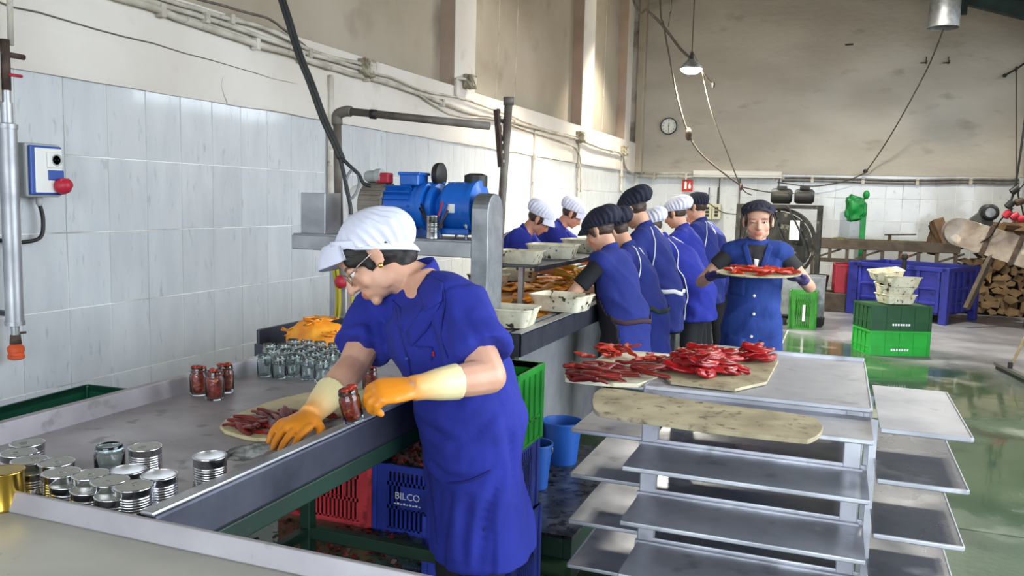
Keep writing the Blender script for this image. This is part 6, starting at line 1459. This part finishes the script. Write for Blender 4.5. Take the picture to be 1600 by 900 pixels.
# galvanised trolley and the standing lime crate
t = thing('steel_trolley', 'grey sheet steel trolley box behind the upright lime crate', 'trolley', (3.02, 11.14, 0)); 
MB().box(-.26, .26, -.2, -.185, .12, .62).build('front_panel', M['galv'], t, bevel=.004); MB().box(-.26, .26, .185, .2, .12, .62).build('rear_panel', M['galv'], t, bevel=.004)
for s in (-1, 1): MB().box(s*.26-.008, s*.26+.008, -.2, .2, .12, .62).build('side_panel', M['galv'], t, bevel=.004)
MB().box(-.26, .26, -.2, .2, .12, .135).build('bottom', M['galv'], t)
for x in (-.22, .22):
    for y in (-.16, .16): MB().lathe([(0, -.02), (.06, -.02), (.06, .02), (0, .02)], (x, y, .06), rotm('X', 90), n=18).build('wheel', M['rubber'], t)
lc = crate((3.05, 10.78, .0), 0, (.30, .22, .46), 'lime_crate', 'lime green crate standing on end by the steel trolley', 'slots')
MB().box(.0, .03, -.1205, -.118, .1, .3).build('white_lettering', M['white_ink'], lc)
# two pale poles by the walking woman
for i, x in enumerate((2.72, 2.79)):
    c = V((x, 10.4, 0)); 
t = thing('broom_handles', 'pair of pale upright poles leaning behind the walking woman', 'poles', (2.72, 10.4, 0))
for i in range(2): MB().tube([(i*.05, .02*i, 0), (i*.05+.02, .12, .62)], .012, 8).build('pole', M['wood_hand'], t, smooth=True)
# --- long conveyor table at the back
t = thing('rear_conveyor', 'long dark conveyor bench with braced legs along the back wall', 'conveyor', (4.12, 13.85, 0)); X0_, X1_ = -1.12, .92
MB().box(X0_, X1_, -.3, .3, .94, .97).build('bench_top', mat('grimy_bench', g('4a4236'), .8, c2=g('2f2a24'), ns=8, c3=g('6f6a48'), ns3=10, lo3=.58, hi3=.66, bump=.6, bs=30), t)
bw = mat('bench_timber', g('5a4f44'), .8, c2=g('463c33'), ns=8)
MB().box(X0_, X1_, -.33, -.28, .86, 1.0).build('front_rail', bw, t, bevel=.005); MB().box(X0_, X1_, -.31, -.27, .66, .72).build('lower_rail', bw, t, bevel=.005); MB().box(X0_, X1_, .28, .33, .86, 1.0).build('rear_rail', bw, t, bevel=.005)
for i in range(9):
    x = X0_+.05+(X1_-X0_-.1)*i/8; MB().box(x-.025, x+.025, -.32, -.27, .0 if i % 2 == 0 else .68, .86).build('leg', bw, t)
for i in range(4): MB().bar((X0_+.1+i*.55, -.29, .72), (X0_+.45+i*.55, -.29, .86), .03, .03).build('brace', bw, t)
random.seed(71)
for x in (-.9, -.7, -.4, -.15, .1, .4):
    MB().ell((x, random.uniform(-.2, .1), .975), (random.uniform(.08, .16), .1, random.uniform(.02, .05))).build('residue_lump', mat('green_residue', g('5c5c34'), .9, c2=g('3b3a24'), ns=20), t, smooth=True)
for k in range(3): MB().bar((-.02+.02*k, -.1+.1*k, .97), (-.02+.02*k, -.1+.1*k, 1.1), .02, .02).build('stop_pin', M['rust'], t)
MB().bar((-.08, -.1, 1.09), (.35, -.1, 1.11), .02, .02).build('stop_bar', M['rust'], t)
# --- firewood
def log_mesh(seed, L=.42):
    random.seed(seed); k = random.choice((3, 4, 4, 5)); r = random.uniform(.055, .085); poly = [(r*random.uniform(.75, 1.15)*math.cos(2*math.pi*i/k+.4), r*random.uniform(.6, 1.1)*math.sin(2*math.pi*i/k+.4)) for i in range(k)]
    n = len(poly); vs = [(x*(1+.1*math.sin(y_*9+i)), y_, z) for y_ in (-L/2, 0, L/2) for i, (x, z) in enumerate(poly)]; fs = []
    for j in range(2):
        for i in range(n): fs.append((j*n+i, (j+1)*n+i, (j+1)*n+(i+1) % n, j*n+(i+1) % n))
    b = MB().add(vs, fs); b.add([vs[i] for i in range(n)], [tuple(range(n))], 1); b.add([vs[2*n+i] for i in range(n)], [tuple(range(n-1, -1, -1))], 1)
    return b.mesh('log', [M['wood'], M['wood_cut']])
LG = [log_mesh(100+i) for i in range(8)]
random.seed(81); cnt = 0
def log(loc, rot, lab, grp):
    o = bpy.data.objects.new('split_log', random.choice(LG)); COL.objects.link(o); o.location = loc; o.rotation_euler = rot; q_ = random.uniform(.9, 1.25); o.scale = (q_*1.15, q_, q_*.85); tag(o, lab, 'log', grp)
for k in range(12):
    z = .055+k*.098
    for i in range(12):
        x = 4.98+i*.125+(.06 if k % 2 else 0)
        if z > .50+max(0, (x-4.9))*.95: continue
        if x > 6.3: continue
        log((x, 13.75+random.uniform(-.06, .06)+k*.02, z), (random.uniform(-.06, .06), random.uniform(-.5, .5)+random.choice((0, 1.57, 3.1)), random.uniform(-.12, .12)), 'split log in the stacked firewood at the back right', 'stacked firewood logs')
random.seed(83)
for i in range(26):
    x = random.uniform(5.35, 6.2); log((x, 13.6+random.uniform(-.1, .3), min(1.2, .62+(x-4.9)*.9)+random.uniform(-.02, .12)), (random.uniform(-.3, .3), random.uniform(-.6, .6), random.uniform(1.0, 2.1)), 'loose split log tossed on top of the firewood stack', 'loose logs on the stack')
for i in range(8):
    x = 4.72+random.uniform(0, .42); log((x-.05, 13.85+random.uniform(-.12, .12), 1.05+random.uniform(0, .08)), (random.uniform(.7, 1.4), random.uniform(-.4, .4), random.uniform(-.6, .6)), 'split log lying on the end of the rear conveyor bench', 'logs on the bench end')
# --- steel chute with motor
t = thing('elevator_chute', 'dented steel elevator chute with motor sloping down at the right edge', 'chute', (5.2, 12.5, 0))
a = PY(1497, 362, 12.5)-V(t.location); b_ = PY(1640, 408, 12.0)-V(t.location); d = (b_-a).normalized(); sx = V((0, 1, 0)); up = d.cross(sx).normalized()
if up.z < 0: up = -up
cs = mat('dented_sheet', g('a59a90'), .5, .7, c2=g('7d6f64'), ns=4, c3=g('c2b6a8'), ns3=5, bump=.5, bs=8, bdist=.02)
R = Matrix((sx, up, d)).transposed(); Lc = (b_-a).length
MB().obox((a+b_)/2+sx*-.18, (.012, .36, Lc), R).build('side_sheet', cs, t, bevel=.003); MB().obox((a+b_)/2+sx*.18, (.012, .36, Lc), R).build('side_sheet', cs, t, bevel=.003)
MB().obox((a+b_)/2-up*.16, (.36, .012, Lc), R).build('floor_sheet', cs, t)
MB().lathe([(0, -.18), (.18, -.18), (.18, .18), (0, .18)], a, rotm('X', 90), n=28).build('head_drum', cs, t, auto=40)
for k in (.3, .62): MB().obox(a.lerp(b_, k)-sx*.19, (.03, .4, .05), R).build('rib', M['rust'], t)
p0, p1 = PY(1558, 380, 12.2)-V(t.location), PY(1510, 482, 11.9)-V(t.location); MB().bar(p0, p1, .06, .06).build('timber_prop', bw, t); 
p0 = PY(1600, 440, 12.2)-V(t.location); MB().bar(p0+V((.2, .2, .35)), V((p0.x+.1, p0.y+.2, 0)), .06, .06).build('timber_prop', bw, t)
q = PY(1545, 332, 12.6)-V(t.location)
mo = MB().lathe([(0, -.13), (.08, -.13), (.11, -.1), (.11, .1), (.08, .13), (0, .13)], q, rotm('X', 90)@rotm('Y', 0), n=22).build('motor', M['rubber'], t, auto=40)
MB().lathe([(0, 0), (.05, 0), (.06, .01), (0, .012)], q+V((0, -.13, 0)), rotm('X', 90), n=18).build('fan_grille', M['galv'], mo)
MB().prism([(-.3, -.2), (.1, -.2), (.1, .05), (-.02, .05)], -.1, .1, rotm('X', 90), q+V((-.05, .05, -.02))).build('belt_guard', mat('guard_grey', g('4a4d4a'), .6), t)
# cluster of hanging sockets at the right edge
c = PY(1585, 300, 12.0); t = thing('hanging_sockets', 'cluster of black cables with pink sockets at far right edge', 'sockets', c)
for dx, dz, m in ((.0, .02, 'rubber'), (.06, -.12, 'rust'), (-.04, -.16, 'rubber'), (.02, -.3, 'red_pl'), (.1, -.33, 'red_pl'), (-.06, -.28, 'red_pl')):
    MB().lathe([(.02, -.05), (.045, -.04), (.045, .04), (.02, .06), (0, .06)], (dx, 0, dz), rotm('Y', 50+dx*300), n=16).build('connector', M[m], t, auto=40)
MB().tube(smooth_path([(.05, 0, roof_z(c.x)-c.z), (.05, 0, 1.2), (.03, 0, .5), (0, 0, .05), (-.03, 0, -.15), (.0, 0, -.3)], 6), .014, 6).build('cable', M['rubber'], t, smooth=True)
MB().tube(smooth_path([(.1, 0, roof_z(c.x+.1)-c.z), (.1, 0, .9), (.12, .02, .2), (.04, 0, 0), (.1, 0, -.2), (.16, 0, -.45)], 6), .010, 6).build('cable', M['rubber'], t, smooth=True)
MB().tube(smooth_path([(0, 0, -.2), (-.12, .02, -.35), (-.2, .1, -.55), (-.3, .2, -.65)], 6), .010, 6).build('cable', M['rubber'], t, smooth=True)
# --- blue pallet box
A, B_ = V((3.63, 12.65, 0)), V((4.74, 12.05, 0)); ang = math.atan2(B_.y-A.y, B_.x-A.x); dv = (B_-A).normalized(); nv = V((-dv.y, dv.x, 0)); Lb, Wb, Hb = 1.26, .96, .74
cb = A+dv*Lb/2+nv*Wb/2
t = thing('pallet_box', 'big blue plastic pallet box with ribbed sides and corner posts', 'pallet box', (cb.x, cb.y, 0), ang)
MB().box(-Lb/2, Lb/2, -Wb/2, Wb/2, .12, .15).build('bottom', M['blue_box'], t)
for (dx, dy, rz, w) in ((0, -Wb/2, math.pi, Lb), (0, Wb/2, 0, Lb), (-Lb/2, 0, math.pi/2, Wb), (Lb/2, 0, -math.pi/2, Wb)):
    sd = MB().box(-w/2, w/2, -.012, .0, .12, Hb).build('side', M['blue_box'], t, loc=(dx, dy, 0), rotz=rz)
    MB().box(-w/2, w/2, -.02, .03, Hb-.06, Hb).build('rim', M['blue_box'], sd, bevel=.006)
    for i in range(5): x = -w/2+.1+(w-.2)*i/4; MB().box(x-.02, x+.02, 0, .025, .14, Hb-.06).build('rib', M['blue_box'], sd, bevel=.004)
    for z in (.25, .44): MB().box(-w/2+.1, w/2-.1, 0, .02, z, z+.03).build('cross_rib', M['blue_box'], sd, bevel=.004)
for sx in (-1, 1):
    for sy in (-1, 1):
        MB().box(sx*Lb/2-.07, sx*Lb/2+.03 if sx > 0 else sx*Lb/2+.07, sy*Wb/2-.07 if sy > 0 else sy*Wb/2-.03, sy*Wb/2+.03 if sy > 0 else sy*Wb/2+.07, 0, Hb).build('corner_post', M['blue_box'], t, bevel=.01)
MB().box(-.08, .08, -Wb/2, Wb/2, 0, .12).build('skid', M['blue_box'], t)
c = PY(1414, 416, 11.95); tag(MB().lathe([(.03, 0), (.03, .14), (.045, .15), (.045, .19), (.02, .21), (0, .21)], n=16).box(-.05, .05, -.012, .012, .17, .2, 1).build('spray_gun', [M['rubber'], M['orange_pl']], loc=(c.x, c.y+.16, Hb-.05)), 'black and orange hose gun stuck on the pallet box rim', 'hose gun')
# crates stack with foam tubs
sc_ = V(((3.76+4.32)/2, (9.13+9.36)/2, 0)); an = math.atan2(.23, .56); sc_ += V((-math.sin(an), math.cos(an), 0))*.2
g1 = crate(sc_, an, (.6, .4, .255), 'green_crate', 'bright green crate at the bottom of the two crate stack', 'solid'); g2 = crate(sc_+V((0, 0, .257)), an, (.6, .4, .255), 'dkgreen_crate', 'dark green crate on top, holding cream tubs', 'solid')
for gq, z in ((g1, .05), (g2, .05)):
    for i in range(7): MB().box(-.09+i*.027, -.09+i*.027+.018, -.2125, -.2095, z, z+.022).build('printed_mark', M['white_ink'], gq)
MB().box(-.3, .3, -.2, .2, .24, .25).build('crate_lid', M['dkgreen_crate'], g2)
for i, (dx, dy, dz, tl, lab) in enumerate(((.02, 0, .517, (0, 0), 'lowest cream tub stacked on the green crates'), (.0, .02, .60, (.05, .06), 'second cream tub in the leaning stack on green crates'), (.03, -.01, .685, (-.06, .05), 'third cream tub in the leaning stack on green crates'), (-.08, 0, .765, (.1, -.12), 'topmost tilted cream tub on the green crates'))):
    tub(sc_+V((dx, dy, dz)), an+(.1, -.2, .3, -.1)[i], lab, 0, tilt=tl, sc=(1.15, 1.2, 1.3, 1.05)[i])
# red crate, black bucket, low shelf under the rear bench
crate((3.55, 12.95, .28), .1, (.34, .4, .4), 'red_pl', 'red crate standing under the rear bench behind blue box', 'solid', t=.006)
o = MB().box(-.4, .4, -.25, .25, 0, .27).build('timber_block', bw, loc=(3.3, 12.95, 0), bevel=.01); tag(o, 'dark timber block under the red crate and black bucket', 'block')
tag(MB().lathe([(0, 0), (.12, 0), (.15, .22), (.155, .22), (.155, .235), (.14, .235), (.11, .012), (0, .012)], n=26).build('black_bucket', M['black_pl'], loc=(3.16, 12.9, .272), auto=40), 'black plastic bucket below the rear bench', 'bucket')
# squeegee at right edge
a = PZ(1556, 576, 0); b_ = PZ(1612, 604, 0); t = thing('squeegee', 'long handled floor squeegee lying at the right edge of wet floor', 'squeegee', (a+b_)/2); o0 = (a+b_)/2
MB().bar(a-o0+V((0, 0, .05)), b_-o0+V((0, 0, .05)), .05, .03).build('blade_holder', mat('squeegee_steel', g('7a7a78'), .4, .8), t, bevel=.004); MB().bar(a-o0+V((0, 0, .018)), b_-o0+V((0, 0, .018)), .012, .036).build('rubber_blade', M['rubber'], t)
h1 = PY(1612, 505, 8.75)-o0; h0 = PZ(1578, 574, .07)-o0; h0 = V((0, 0, .06))+(a-b_)*.1; MB().tube([h0, h0+(h1-h0)*1.9], .013, 8).build('handle', M['wood_hand'], t, smooth=True)
MB().lathe([(.02, -.03), (.02, .06), (0, .06)], h0, None, n=12).build('socket', M['rubber'], t)
bpy.data.scenes.remove(WORK)
